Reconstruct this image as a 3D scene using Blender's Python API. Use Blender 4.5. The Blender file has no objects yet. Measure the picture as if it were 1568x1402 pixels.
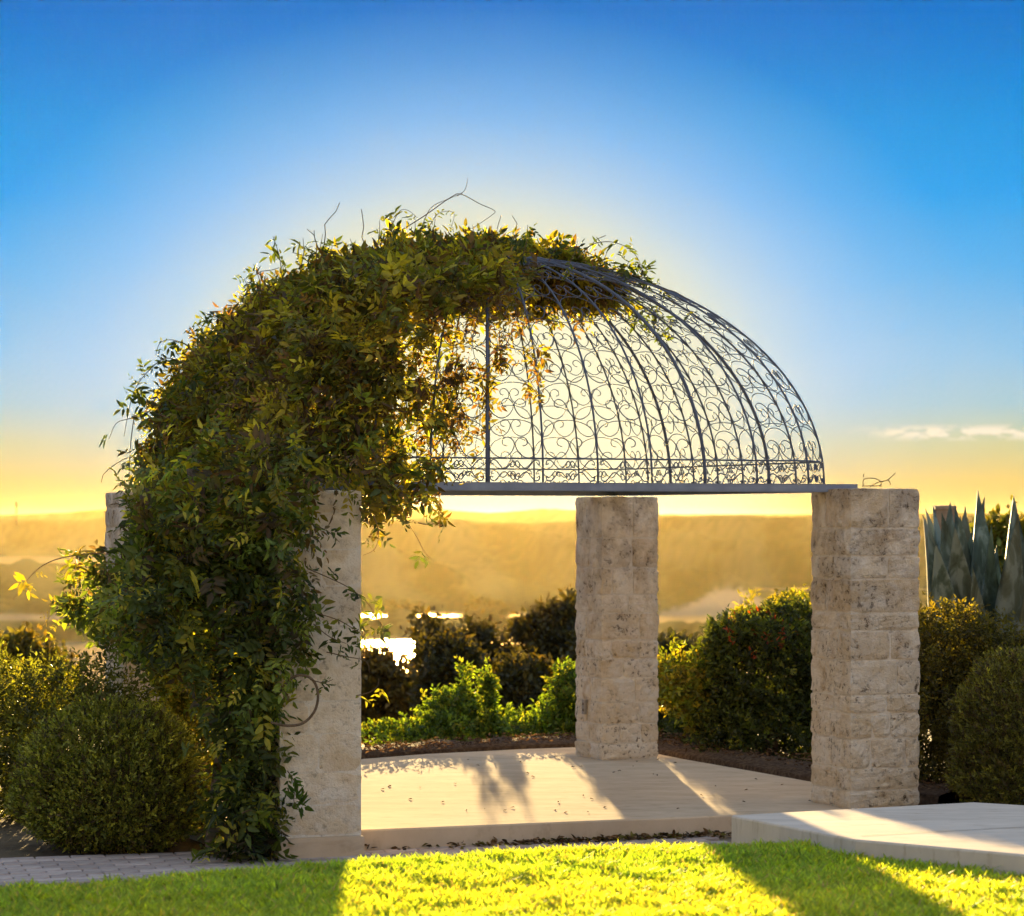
import bpy, math, random
import numpy as np
from mathutils import Vector, noise as mnoise

R = math.radians
rng = np.random.default_rng(7)
random.seed(7)
scene = bpy.context.scene
COL = scene.collection

# ------------------------------------------------------------------ camera
EYE, FPX, HZ = 2.0, 4152.0, 790.0
cam_d = bpy.data.cameras.new('camera')
cam_d.sensor_width = 36.0
cam_d.lens = 36.0 * FPX / 1568.0
cam_d.shift_y = (HZ - 701.0) / 1568.0
cam_d.clip_end = 40000.0
cam_d.clip_start = 0.1
cam_d.dof.use_dof = True
cam_d.dof.focus_distance = 17.4
cam_d.dof.aperture_fstop = 4.0
cam = bpy.data.objects.new('camera', cam_d)
cam.location = (0, 0, EYE)
cam.rotation_euler = (R(90), 0, 0)
COL.objects.link(cam)
scene.camera = cam

# ------------------------------------------------------------------ exposure, sun, sky
EXPOSURE = 3.8
scene.view_settings.view_transform = 'Standard'
scene.view_settings.look = 'None'
scene.view_settings.gamma = 1.0
scene.view_settings.exposure = EXPOSURE
scene.cycles.use_denoising = True
scene.cycles.max_bounces = 10
scene.cycles.diffuse_bounces = 5
scene.cycles.transmission_bounces = 6
scene.cycles.volume_bounces = 0
scene.cycles.sample_clamp_indirect = 6.0

SUN_AZ, SUN_EL = R(-2.47), R(3.9)
SUN = Vector((math.sin(SUN_AZ) * math.cos(SUN_EL), math.cos(SUN_AZ) * math.cos(SUN_EL), math.sin(SUN_EL)))
sl = bpy.data.lights.new('sun', 'SUN')
sl.energy = 2.1
sl.angle = R(0.5)
sl.color = (1.0, 0.69, 0.29)
so = bpy.data.objects.new('sun', sl)
so.rotation_euler = (-SUN).to_track_quat('-Z', 'Y').to_euler()
so.location = (0, 0, 40)
COL.objects.link(so)


def lin(c):
    c = c / 255.0
    return c / 12.92 if c <= 0.04045 else ((c + 0.055) / 1.055) ** 2.4


def rgb(r, g, b):
    return (lin(r), lin(g), lin(b), 1.0)


world = bpy.data.worlds.new('World')
scene.world = world
world.use_nodes = True
wt = world.node_tree
wt.nodes.clear()


def N(t, kind, **kw):
    n = t.nodes.new(kind)
    for k, v in kw.items():
        setattr(n, k, v)
    return n


def link(t, a, b):
    t.links.new(a, b)


def ramp_set(r, stops, interp='LINEAR'):
    r.color_ramp.interpolation = interp
    el = r.color_ramp.elements
    while len(el) < len(stops):
        el.new(0.5)
    for e, (p, c) in zip(el, stops):
        e.position = p
        e.color = c


def math_node(t, op, a=None, b=None, c=None, clamp=False):
    n = t.nodes.new('ShaderNodeMath')
    n.operation = op
    n.use_clamp = clamp
    for i, v in enumerate((a, b, c)):
        if v is None:
            continue
        if isinstance(v, (int, float)):
            n.inputs[i].default_value = v
        else:
            t.links.new(v, n.inputs[i])
    return n.outputs[0]


def build_world():
    t = wt
    out = N(t, 'ShaderNodeOutputWorld')
    bg = N(t, 'ShaderNodeBackground')
    bg.inputs['Strength'].default_value = 1.0 / 2 ** EXPOSURE
    tc = N(t, 'ShaderNodeTexCoord')
    nrm = N(t, 'ShaderNodeVectorMath', operation='NORMALIZE')
    link(t, tc.outputs['Generated'], nrm.inputs[0])
    d = nrm.outputs[0]
    # colour by height above the horizon
    sep = N(t, 'ShaderNodeSeparateXYZ')
    link(t, d, sep.inputs[0])
    elev = math_node(t, 'ARCSINE', sep.outputs['Z'])
    azim = math_node(t, 'ARCTAN2', sep.outputs['X'], sep.outputs['Y'])
    e30 = R(40.0)

    def q(y):             # picture row -> ramp position
        return max(0.0, math.atan((HZ - y) / FPX) / e30)
    r0 = N(t, 'ShaderNodeValToRGB')
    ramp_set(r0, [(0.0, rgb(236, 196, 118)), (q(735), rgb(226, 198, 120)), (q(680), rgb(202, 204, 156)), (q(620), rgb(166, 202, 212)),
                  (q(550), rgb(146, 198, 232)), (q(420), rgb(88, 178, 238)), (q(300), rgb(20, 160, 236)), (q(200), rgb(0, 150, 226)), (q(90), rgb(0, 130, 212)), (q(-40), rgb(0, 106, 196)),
                  (q(-500), rgb(100, 158, 216)), (1.0, rgb(208, 220, 236))])  # last stops: sky paled above the frame, added as fill for shaded faces
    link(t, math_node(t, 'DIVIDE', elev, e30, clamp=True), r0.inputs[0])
    # aureole round the sun
    ga, ge = math.atan((722 - 784) / FPX), math.atan((HZ - 612) / FPX)
    dxa = math_node(t, 'MULTIPLY', math_node(t, 'SUBTRACT', azim, ga), 0.74)
    dya = math_node(t, 'SUBTRACT', elev, ge)
    ang = math_node(t, 'SQRT', math_node(t, 'ADD', math_node(t, 'MULTIPLY', dxa, dxa), math_node(t, 'MULTIPLY', dya, dya)))
    f = math_node(t, 'DIVIDE', ang, R(14.0))

    def p(px):            # pixels from the centre -> ramp position
        return (px / FPX) / R(14.0)
    r1 = N(t, 'ShaderNodeValToRGB')
    ramp_set(r1, [(0.0, rgb(255, 251, 214)), (p(200), rgb(255, 247, 206)), (p(280), rgb(240, 236, 204)), (p(350), rgb(214, 228, 232)), (p(430), rgb(186, 218, 248)), (p(540), rgb(170, 212, 248))])
    link(t, f, r1.inputs[0])
    r4 = N(t, 'ShaderNodeValToRGB')
    ramp_set(r4, [(0.0, (1, 1, 1, 1)), (p(200), (.97,) * 3 + (1,)), (p(290), (.84,) * 3 + (1,)), (p(400), (.56,) * 3 + (1,)), (p(510), (.22,) * 3 + (1,)), (p(600), (.03,) * 3 + (1,)), (p(760), (0, 0, 0, 1))])
    link(t, f, r4.inputs[0])
    mx = N(t, 'ShaderNodeMix', data_type='RGBA')
    low = math_node(t, 'SUBTRACT', 1.0, math_node(t, 'DIVIDE', elev, R(2.8), clamp=True), clamp=True)
    outer = math_node(t, 'DIVIDE', math_node(t, 'SUBTRACT', f, p(270)), p(420) - p(270), clamp=True)
    fac = math_node(t, 'MULTIPLY', r4.outputs[0], math_node(t, 'SUBTRACT', 1.0, math_node(t, 'MULTIPLY', low, outer)))
    link(t, fac, mx.inputs[0])
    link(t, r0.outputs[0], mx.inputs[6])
    link(t, r1.outputs[0], mx.inputs[7])
    # a row of small clouds low in the sky
    comb = N(t, 'ShaderNodeCombineXYZ')
    link(t, math_node(t, 'MULTIPLY', azim, 105.0), comb.inputs[0])
    link(t, math_node(t, 'MULTIPLY', elev, 260.0), comb.inputs[1])
    nz = N(t, 'ShaderNodeTexNoise')
    nz.inputs['Scale'].default_value = 1.15
    nz.inputs['Detail'].default_value = 3.0
    link(t, comb.outputs[0], nz.inputs['Vector'])
    band = math_node(t, 'SUBTRACT', 1.0, math_node(t, 'ABSOLUTE', math_node(t, 'DIVIDE', math_node(t, 'SUBTRACT', elev, R(1.74)), R(0.19))), clamp=True)
    azw = math_node(t, 'MULTIPLY', math_node(t, 'SUBTRACT', azim, R(7.0)), 1.0 / R(1.6), clamp=True)
    cl = math_node(t, 'MULTIPLY', math_node(t, 'MULTIPLY', math_node(t, 'SUBTRACT', nz.outputs[0], 0.43), 9.0, clamp=True), math_node(t, 'MULTIPLY', band, azw))
    cl = math_node(t, 'MULTIPLY', cl, 1.5, clamp=True)
    mc = N(t, 'ShaderNodeMix', data_type='RGBA')
    link(t, cl, mc.inputs[0])
    link(t, mx.outputs[2], mc.inputs[6])
    mc.inputs[7].default_value = rgb(250, 236, 212)
    # physical sky underneath
    sky = N(t, 'ShaderNodeTexSky', sky_type='NISHITA')
    sky.sun_disc = False
    sky.sun_elevation = SUN_EL
    sky.sun_rotation = SUN_AZ
    ms = N(t, 'ShaderNodeMix', data_type='RGBA', blend_type='ADD')
    ms.inputs[0].default_value = NISHITA_ADD
    link(t, mc.outputs[2], ms.inputs[6])
    link(t, sky.outputs[0], ms.inputs[7])
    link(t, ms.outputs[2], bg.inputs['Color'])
    link(t, bg.outputs[0], out.inputs[0])


NISHITA_ADD = 0.0005
build_world()

# ------------------------------------------------------------------ helpers


def at(x, y, d):
    """picture position (1568 x 1402) and distance -> point of the place"""
    return Vector(((x - 784.0) / FPX * d, d, EYE - (y - HZ) / FPX * d))


C0 = Vector((-0.176, 19.89, 0.0))
ANG = R(23.3)
U = Vector((math.cos(ANG), math.sin(ANG), 0))
V = Vector((-math.sin(ANG), math.cos(ANG), 0))


def uv(u, v, z=0.0):
    return C0 + U * u + V * v + Vector((0, 0, z))


def tag(o, label=None, cat=None, group=None, kind=None):
    if label:
        o['label'] = label
    if cat:
        o['category'] = cat
    if group:
        o['group'] = group
    if kind:
        o['kind'] = kind
    return o


def empty(name, loc=(0, 0, 0), label=None, cat=None, group=None):
    o = bpy.data.objects.new(name, None)
    o.location = loc
    o.empty_display_size = 0.1
    COL.objects.link(o)
    return tag(o, label, cat, group)


def put(name, me, mat, parent=None, world_verts=True):
    o = bpy.data.objects.new(name, me)
    COL.objects.link(o)
    if mat and not me.materials:
        me.materials.append(mat)
    if parent is not None:
        o.parent = parent
        if world_verts:
            o.matrix_parent_inverse = mat_inv(parent)
    return o


def mat_inv(p):
    from mathutils import Matrix
    m = Matrix.LocRotScale(p.location, p.rotation_euler, p.scale)
    q = p
    while q.parent is not None:
        q = q.parent
    return m.inverted() if p.parent is None else Matrix.Identity(4)


class MB:
    def __init__(self):
        self.v, self.f = [], []

    def add(self, vs, fs):
        k = len(self.v)
        self.v.extend([tuple(p) for p in vs])
        self.f.extend([tuple(i + k for i in f) for f in fs])

    def box(self, o, a, b, c):
        """box from corner o along vectors a, b, c"""
        o, a, b, c = Vector(o), Vector(a), Vector(b), Vector(c)
        vs = [o, o + a, o + a + b, o + b, o + c, o + a + c, o + a + b + c, o + b + c]
        self.add(vs, [(0, 3, 2, 1), (4, 5, 6, 7), (0, 1, 5, 4), (1, 2, 6, 5), (2, 3, 7, 6), (3, 0, 4, 7)])

    def tube(self, pts, rad, n=6, cap=True):
        pts = [Vector(p) for p in pts]
        m = len(pts)
        if not hasattr(rad, '__len__'):
            rad = [rad] * m
        vs, fs = [], []
        prev = None
        for i, p in enumerate(pts):
            tg = (pts[min(i + 1, m - 1)] - pts[max(i - 1, 0)])
            if tg.length < 1e-9:
                tg = Vector((0, 0, 1))
            tg.normalize()
            if prev is None:
                a = tg.orthogonal().normalized()
            else:
                a = prev - tg * prev.dot(tg)
                if a.length < 1e-6:
                    a = tg.orthogonal()
                a.normalize()
            prev = a
            b = tg.cross(a)
            for k in range(n):
                th = 2 * math.pi * k / n
                vs.append(p + (a * math.cos(th) + b * math.sin(th)) * rad[i])
        for i in range(m - 1):
            for k in range(n):
                fs.append((i * n + k, i * n + (k + 1) % n, (i + 1) * n + (k + 1) % n, (i + 1) * n + k))
        if cap:
            fs.append(tuple(range(n - 1, -1, -1)))
            fs.append(tuple((m - 1) * n + k for k in range(n)))
        self.add(vs, fs)

    def prism(self, poly, z0, z1):
        """poly: (x, y) or (x, y, ztop)"""
        n = len(poly)
        top = [Vector((p[0], p[1], p[2] if len(p) > 2 else z1)) for p in poly]
        bot = [Vector((p[0], p[1], z0)) for p in poly]
        fs = [tuple(range(n)), tuple(range(2 * n - 1, n - 1, -1))]
        for i in range(n):
            j = (i + 1) % n
            fs.append((i, n + i, n + j, j))
        self.add(top + bot, fs)

    def mesh(self, name, smooth=False):
        me = bpy.data.meshes.new(name)
        me.from_pydata(self.v, [], self.f)
        if smooth:
            me.polygons.foreach_set('use_smooth', [True] * len(me.polygons))
        me.update()
        return me

    def build(self, name, mat, parent=None, smooth=False):
        return put(name, self.mesh(name, smooth), mat, parent)


def quad_mesh(name, verts, quads, tint=None, smooth=False):
    me = bpy.data.meshes.new(name)
    nv, nq = len(verts), len(quads)
    me.vertices.add(nv)
    me.vertices.foreach_set('co', np.ascontiguousarray(verts, dtype=np.float32).ravel())
    me.loops.add(nq * 4)
    me.loops.foreach_set('vertex_index', np.ascontiguousarray(quads, dtype=np.int32).ravel())
    me.polygons.add(nq)
    me.polygons.foreach_set('loop_start', np.arange(0, nq * 4, 4, dtype=np.int32))
    if smooth:
        me.polygons.foreach_set('use_smooth', np.ones(nq, dtype=bool))
    me.update(calc_edges=True)
    if tint is not None:
        a = me.attributes.new('tint', 'FLOAT_COLOR', 'POINT')
        a.data.foreach_set('color', np.ascontiguousarray(tint, dtype=np.float32).ravel())
    return me


def unit(a):
    return a / np.maximum(np.linalg.norm(a, axis=-1, keepdims=True), 1e-9)


def leaf_mesh(name, P, A, Nn, L, W, tint, fold=0.22, droop=0.12):
    n = len(P)
    L = np.broadcast_to(np.asarray(L, float), (n,))[:, None]
    W = np.broadcast_to(np.asarray(W, float), (n,))[:, None]
    A = unit(A)
    S = unit(np.cross(A, Nn))
    Q = np.cross(S, A)
    v = np.empty((n, 6, 3))
    v[:, 0] = P
    v[:, 1] = P + A * .33 * L + S * .5 * W + Q * fold * W
    v[:, 2] = P + A * .72 * L + S * .33 * W + Q * (fold * .6 * W - droop * .4 * L)
    v[:, 3] = P + A * L - Q * droop * L
    v[:, 4] = P + A * .72 * L - S * .33 * W + Q * (fold * .6 * W - droop * .4 * L)
    v[:, 5] = P + A * .33 * L - S * .5 * W + Q * fold * W
    k = np.arange(n)[:, None] * 6
    q = np.concatenate([k + np.array([[0, 1, 2, 3]]), k + np.array([[0, 3, 4, 5]])], 1).reshape(-1, 4)
    t = np.ones((n, 6, 4))
    t[:, :, :3] = tint[:, None, :]
    return quad_mesh(name, v.reshape(-1, 3), q, t.reshape(-1, 4))


def pick_tints(n, palette, weights=None, jit=0.22):
    pal = np.array(palette, float)
    w = None if weights is None else np.array(weights, float) / sum(weights)
    c = pal[rng.choice(len(pal), n, p=w)]
    return c * (1 + jit * rng.standard_normal((n, 1))).clip(.45, 1.7)


def rand_dirs(n):
    return unit(rng.standard_normal((n, 3)))


def nz3(P, s, seed=0.0):
    return np.array([mnoise.noise(Vector((p[0] * s + seed, p[1] * s + seed * 1.7, p[2] * s - seed))) for p in P])


def blob_clusters(blobs, n, shell=.55, rough=.2, seed=1.0, freq=2.2, zmin=None):
    """cluster centres spread through a union of ellipsoids; returns points and outward directions"""
    w = np.array([b[1][0] * b[1][1] + b[1][1] * b[1][2] + b[1][0] * b[1][2] for b in blobs])
    idx = rng.choice(len(blobs), n, p=w / w.sum())
    c = np.array([b[0] for b in blobs], float)[idx]
    r = np.array([b[1] for b in blobs], float)[idx]
    d = rand_dirs(n)
    rad = 1 - (1 - shell) * rng.random(n) ** 1.4
    nn = nz3(d * freq + c * 1.3, 1.0, seed)
    rad = rad * (1 + rough * nn * 1.8)
    P = c + d * r * rad[:, None]
    out = unit(d / r)
    # discard points deep inside another blob
    keep = np.ones(n, bool)
    for i, b in enumerate(blobs):
        q = np.linalg.norm((P - np.array(b[0])) / np.array(b[1]), axis=1)
        keep &= (q > shell * .75) | (idx == i)
    if zmin is not None:
        keep &= P[:, 2] > zmin
    # gaps
    g = nz3(P, 2.6 / max(np.mean(r), .3), seed + 5)
    keep &= (g > -0.32) | (rng.random(n) < .35)
    return P[keep], out[keep]


def sprigs(P, out, per, length, spread, up=.4, rnd=.6, along=.35):
    """leaves set along a short sprig at each cluster centre -> base points, axes, normals, cluster index"""
    n = len(P)
    ax = unit(out + up * np.array([0, 0, 1.0]) + rnd * rng.standard_normal((n, 3)))
    s = np.tile(np.linspace(0, 1, per), n)
    ci = np.repeat(np.arange(n), per)
    base = P[ci] + ax[ci] * (s * length)[:, None] + rng.standard_normal((n * per, 3)) * spread
    side = rand_dirs(n * per)
    side = unit(side - ax[ci] * np.sum(side * ax[ci], 1, keepdims=True))
    A = unit(side * .85 + ax[ci] * (along + .7 * s[:, None]))
    Nn = unit(ax[ci] + .7 * rng.standard_normal((n * per, 3)))
    return base, A, Nn, ci


# ------------------------------------------------------------------ materials
def new_mat(name):
    m = bpy.data.materials.new(name)
    m.use_nodes = True
    t = m.node_tree
    t.nodes.clear()
    out = N(t, 'ShaderNodeOutputMaterial')
    return m, t, out


def noise_node(t, scale, detail=5, rough=.6, coords='Object', vec=None, dist=0.0):
    n = N(t, 'ShaderNodeTexNoise')
    n.inputs['Scale'].default_value = scale
    n.inputs['Detail'].default_value = detail
    n.inputs['Roughness'].default_value = rough
    n.inputs['Distortion'].default_value = dist
    if vec is None:
        tc = N(t, 'ShaderNodeTexCoord')
        vec = tc.outputs[coords]
    link(t, vec, n.inputs['Vector'])
    return n.outputs[0]


def ramp_node(t, fac, stops, interp='LINEAR'):
    r = N(t, 'ShaderNodeValToRGB')
    ramp_set(r, [(p, tuple(c) + (1,) if len(c) == 3 else c) for p, c in stops], interp)
    link(t, fac, r.inputs[0])
    return r.outputs[0]


def mix_node(t, fac, a, b, blend='MIX'):
    m = N(t, 'ShaderNodeMix', data_type='RGBA', blend_type=blend)
    for s, v in ((m.inputs[0], fac), (m.inputs[6], a), (m.inputs[7], b)):
        if isinstance(v, (int, float)):
            s.default_value = v
        elif isinstance(v, tuple):
            s.default_value = v + (1,) if len(v) == 3 else v
        else:
            link(t, v, s)
    return m.outputs[2]


def bump_node(t, h, strength=.4, dist=.02):
    b = N(t, 'ShaderNodeBump')
    b.inputs['Strength'].default_value = strength
    b.inputs['Distance'].default_value = dist
    link(t, h, b.inputs['Height'])
    return b.outputs[0]


def principled(t, out, color, rough=.8, normal=None, spec=.3, metallic=0.0):
    p = N(t, 'ShaderNodeBsdfPrincipled')
    if isinstance(color, tuple):
        p.inputs['Base Color'].default_value = color + (1,) if len(color) == 3 else color
    else:
        link(t, color, p.inputs['Base Color'])
    if isinstance(rough, (int, float)):
        p.inputs['Roughness'].default_value = rough
    else:
        link(t, rough, p.inputs['Roughness'])
    p.inputs['Specular IOR Level'].default_value = spec
    p.inputs['Metallic'].default_value = metallic
    if normal is not None:
        link(t, normal, p.inputs['Normal'])
    if out is not None:
        link(t, p.outputs[0], out.inputs[0])
    return p


def leaf_material(name, trans=.4, tcol=(1.5, 1.35, .45), rough=.5, spec=.35):
    m, t, out = new_mat(name)
    at_ = N(t, 'ShaderNodeAttribute', attribute_name='tint')
    nz = noise_node(t, 28, 2)
    col = mix_node(t, 1.0, at_.outputs['Color'], ramp_node(t, nz, [(.3, (.75,) * 3), (.7, (1.2,) * 3)]), 'MULTIPLY')
    p = principled(t, None, col, rough, None, spec)
    tr = N(t, 'ShaderNodeBsdfTranslucent')
    link(t, mix_node(t, 1.0, col, tcol, 'MULTIPLY'), tr.inputs[0])
    ms = N(t, 'ShaderNodeMixShader')
    ms.inputs[0].default_value = trans
    link(t, p.outputs[0], ms.inputs[1])
    link(t, tr.outputs[0], ms.inputs[2])
    link(t, ms.outputs[0], out.inputs[0])
    return m


def stone_material(name, c_lo, c_mid, c_hi, stain=.5, bump=.6):
    m, t, out = new_mat(name)
    oi = N(t, 'ShaderNodeObjectInfo')
    tc = N(t, 'ShaderNodeTexCoord')
    add = N(t, 'ShaderNodeVectorMath', operation='ADD')
    link(t, tc.outputs['Object'], add.inputs[0])
    sc = N(t, 'ShaderNodeVectorMath', operation='SCALE')
    sc.inputs[0].default_value = (7.1, 3.3, 5.7)
    link(t, oi.outputs['Random'], sc.inputs['Scale'])
    link(t, sc.outputs[0], add.inputs[1])
    v = add.outputs[0]
    n1 = noise_node(t, 6.5, 8, .7, vec=v, dist=.6)
    n2 = noise_node(t, 24, 7, .72, vec=v, dist=.3)
    n3 = noise_node(t, 90, 3, .6, vec=v)
    base = ramp_node(t, n1, [(.30, c_lo), (.46, c_mid), (.64, c_hi)])
    base = mix_node(t, .4, base, ramp_node(t, oi.outputs['Random'], [(0, c_lo), (.3, c_mid), (1, c_hi)]))
    # ochre patches
    och = ramp_node(t, noise_node(t, 4.0, 4, .6, vec=v, dist=.8), [(.56, (0, 0, 0)), (.70, (1, 1, 1))])
    base = mix_node(t, math_node(t, 'MULTIPLY', och, stain * .55), base, (.46, .29, .13))
    # lime wash smeared over faces and joints
    wl = N(t, 'ShaderNodeTexCoord')
    geo = N(t, 'ShaderNodeNewGeometry')
    wash = ramp_node(t, noise_node(t, 5.0, 6, .7, vec=geo.outputs['Position'], dist=.5), [(.50, (0, 0, 0)), (.66, (1, 1, 1))])
    base = mix_node(t, math_node(t, 'MULTIPLY', wash, .55), base, (.80, .77, .72))
    # dark pits and lichen
    pit = ramp_node(t, n2, [(.37, (1, 1, 1)), (.47, (0, 0, 0))])
    msk = ramp_node(t, noise_node(t, 4.2, 4, .65, vec=geo.outputs['Position']), [(.40, (0, 0, 0)), (.58, (1, 1, 1))])
    sepz = N(t, 'ShaderNodeSeparateXYZ')
    link(t, geo.outputs['Position'], sepz.inputs[0])
    up = math_node(t, 'MULTIPLY_ADD', sepz.outputs['Z'], .42, .18, clamp=True)
    base = mix_node(t, math_node(t, 'MULTIPLY', math_node(t, 'MULTIPLY', math_node(t, 'SUBTRACT', up, .45, clamp=True), msk), stain), base, (.22, .16, .11))
    f = math_node(t, 'MULTIPLY', math_node(t, 'MULTIPLY', pit, msk), stain)
    base = mix_node(t, f, base, (.10, .068, .042))
    h = math_node(t, 'ADD', math_node(t, 'MULTIPLY', n2, 1.0), math_node(t, 'MULTIPLY', n3, .35))
    principled(t, out, base, .92, bump_node(t, h, bump, .03), .12)
    return m


M = {}
M['stone'] = stone_material('limestone', (.54, .39, .22), (.72, .61, .46), (.84, .78, .70), .95, 1.0)
M['stone_smooth'] = stone_material('limestone_smooth', (.54, .41, .25), (.72, .61, .46), (.84, .78, .69), .5, .8)
M['mortar'] = stone_material('mortar', (.58, .49, .38), (.68, .61, .52), (.79, .75, .69), .5, .6)


def concrete(name, a, b, stain=(.30, .22, .14), streak=True):
    m, t, out = new_mat(name)
    tc = N(t, 'ShaderNodeTexCoord')
    mp = N(t, 'ShaderNodeMapping')
    mp.inputs['Scale'].default_value = (1.0, 2.6, 1.0)
    mp.inputs['Rotation'].default_value = (0, 0, -ANG)
    link(t, tc.outputs['Object'], mp.inputs[0])
    n1 = noise_node(t, 1.6, 6, .65, vec=mp.outputs[0])
    n2 = noise_node(t, 60, 4, .7)
    n3 = noise_node(t, 7, 4, .6, vec=mp.outputs[0])
    base = mix_node(t, ramp_node(t, n1, [(.3, (0,) * 3), (.7, (1,) * 3)]), a, b)
    base = mix_node(t, math_node(t, 'MULTIPLY', ramp_node(t, n3, [(.55, (0,) * 3), (.70, (1,) * 3)]), .45), base, stain)
    h = math_node(t, 'ADD', math_node(t, 'MULTIPLY', n2, .5), n3)
    principled(t, out, base, .95, bump_node(t, h, .3, .006), .005)
    return m


M['concrete'] = concrete('terrace_concrete', (.47, .365, .26), (.62, .50, .37))
M['path_concrete'] = concrete('path_concrete', (.48, .42, .36), (.60, .53, .46))


def simple(name, cols, scale=8, rough=.85, bump=.4, bdist=.01, spec=.25, detail=5, metallic=0.0, rnd=0.0):
    m, t, out = new_mat(name)
    n1 = noise_node(t, scale, detail, .6)
    k = len(cols)
    base = ramp_node(t, n1, [(.3 + .4 * i / max(k - 1, 1), c) for i, c in enumerate(cols)])
    if rnd:
        oi = N(t, 'ShaderNodeObjectInfo')
        base = mix_node(t, 1.0, base, ramp_node(t, oi.outputs['Random'], [(0, (1 - rnd,) * 3), (1, (1 + rnd,) * 3)]), 'MULTIPLY')
    n2 = noise_node(t, scale * 5, 4, .65)
    principled(t, out, base, rough, bump_node(t, n2, bump, bdist), spec, metallic)
    return m


M['paver'] = simple('paver_brick', [(.24, .19, .18), (.36, .29, .27), (.42, .36, .33)], 9, .85, .5, .006, rnd=.22)
M['sand_joint'] = simple('sand_joint', [(.16, .13, .10), (.24, .20, .16)], 20, .95)
M['iron'] = simple('painted_iron', [(.062, .078, .125), (.095, .115, .17)], 14, .6, .15, .002, .25)
M['beam'] = simple('painted_beam', [(.17, .20, .28), (.24, .28, .37)], 9, .55, .15, .002, .3)
M['bark'] = simple('bark', [(.10, .075, .05), (.19, .14, .10)], 14, .95, .8, .02)
M['twig'] = simple('twig', [(.10, .065, .04), (.17, .12, .075)], 30, .9, .4, .004)
M['mulch'] = simple('mulch', [(.055, .032, .02), (.12, .075, .045), (.21, .145, .09)], 26, .98, 1.0, .04)
M['soil'] = simple('soil', [(.07, .05, .03), (.13, .10, .06)], 3, .98, .8, .05)
M['lawn_soil'] = simple('lawn_soil', [(.06, .08, .02), (.10, .14, .03)], 12, .95, .8, .03)
M['bounce_hill'] = simple('pale_bounce_hill', [(.38, .33, .24), (.52, .47, .37)], .5, .95, .6, .1)  # unseen slope, kept pale so its bounced sunlight fills shaded faces
m, t, out = new_mat('wooded_hills')
_a = N(t, 'ShaderNodeAttribute', attribute_name='tint')
principled(t, out, _a.outputs['Color'], 1.0, None, 0.0)
M['woods'] = m
M['post'] = simple('post_stone', [(.20, .15, .11), (.32, .25, .19)], 12, .9, .6, .02)
M['plate'] = simple('grey_plate', [(.25, .23, .21), (.32, .30, .28)], 40, .6, .1, .001)
M['leaf'] = leaf_material('vine_leaf', .48, (2.2, 1.95, .42))
M['shrub_leaf'] = leaf_material('shrub_leaf', .46, (2.2, 1.9, .40))
M['box_leaf'] = leaf_material('boxwood_leaf', .36, (1.9, 1.8, .40), .45)
M['tree_leaf'] = leaf_material('tree_leaf', .36, (1.9, 1.45, .35))
M['grass'] = leaf_material('grass_blade', .54, (2.5, 2.1, .5), .6, .15)
M['dead'] = leaf_material('dead_leaf', .2, (1.2, 1.0, .6), .8, .1)


def agave_mat():
    m, t, out = new_mat('agave_leaf')
    tc = N(t, 'ShaderNodeTexCoord')
    mp = N(t, 'ShaderNodeMapping')
    mp.inputs['Scale'].default_value = (7.0, 3.0, 3.0)
    link(t, tc.outputs['Object'], mp.inputs[0])
    n1 = noise_node(t, 1.1, 4, .6, vec=mp.outputs[0], dist=.6)
    oi = N(t, 'ShaderNodeObjectInfo')
    base = ramp_node(t, n1, [(.36, (.030, .048, .036)), (.5, (.075, .115, .095)), (.60, (.19, .25, .235))])
    base = mix_node(t, ramp_node(t, oi.outputs['Random'], [(.55, (0,) * 3), (1, (.55,) * 3)]), base, (.13, .105, .045))
    principled(t, out, base, .55, bump_node(t, noise_node(t, 30, 3), .15, .004), .35)
    return m


M['agave'] = agave_mat()


def water_mat():
    m, t, out = new_mat('lake_water')
    tc = N(t, 'ShaderNodeTexCoord')
    n = noise_node(t, .35, 4, .6, vec=tc.outputs['Object'])
    g = N(t, 'ShaderNodeBsdfGlossy')
    g.inputs['Color'].default_value = (.34, .25, .13, 1)  # golden evening glint put into the gloss colour
    g.inputs['Roughness'].default_value = .34
    link(t, bump_node(t, n, .15, 1.0), g.inputs['Normal'])
    link(t, g.outputs[0], out.inputs[0])
    return m


M['water'] = water_mat()
for k, c in (('flower', (.55, .08, .20)), ('glossy', (.5, .5, .5))):
    m, t, out = new_mat(k)
    principled(t, out, c, .6)
    M[k] = m


# ------------------------------------------------------------------ terrain
CREST = [(-6.0, 9.2), (-2.18, 11.57), (-1.55, 12.08), (-.7, 12.94), (.377, 13.5), (.966, 13.78), (1.39, 13.87), (3.0, 14.1), (8, 14.3)]


def crest_y(x):
    return float(np.interp(x, [c[0] for c in CREST], [c[1] for c in CREST]))


def lawn_plane(y):
    return .452 - .036 * (y - 10.0)


def lawn_z(x, y):
    yc = crest_y(x)
    if y <= yc - .25:
        z = lawn_plane(y)
    else:
        s = min(max((y - (yc - .25)) / 1.5, 0), 1)
        z = lawn_plane(y) * (1 - s * s * (3 - 2 * s)) + (-.17) * (s * s * (3 - 2 * s))
    return z + .012 * mnoise.noise(Vector((x * 1.3, y * 1.3, 0)))


GY = [(-400, 17.5), (-50, 17.2), (-42, 16.6), (-14.5, 1.6), (-12, 1.05), (0, .70), (8, .40), (12, -.16), (22.8, -.16), (27, -.75), (40, -3.0), (60, -6.4), (120, -15), (300, -33), (700, -56), (1050, -66), (1500, -75)]  # steep rise behind the camera added to bounce sun into the shade


def ground_z(x, y):
    z = float(np.interp(y, [g[0] for g in GY], [g[1] for g in GY]))
    if y > 30:
        z += .012 * y * mnoise.noise(Vector((x / (.25 * y), y / 40.0, 2)))
    if x > 3 and y < 30:
        z += min((x - 3) * .1, .4)
    return z


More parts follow.
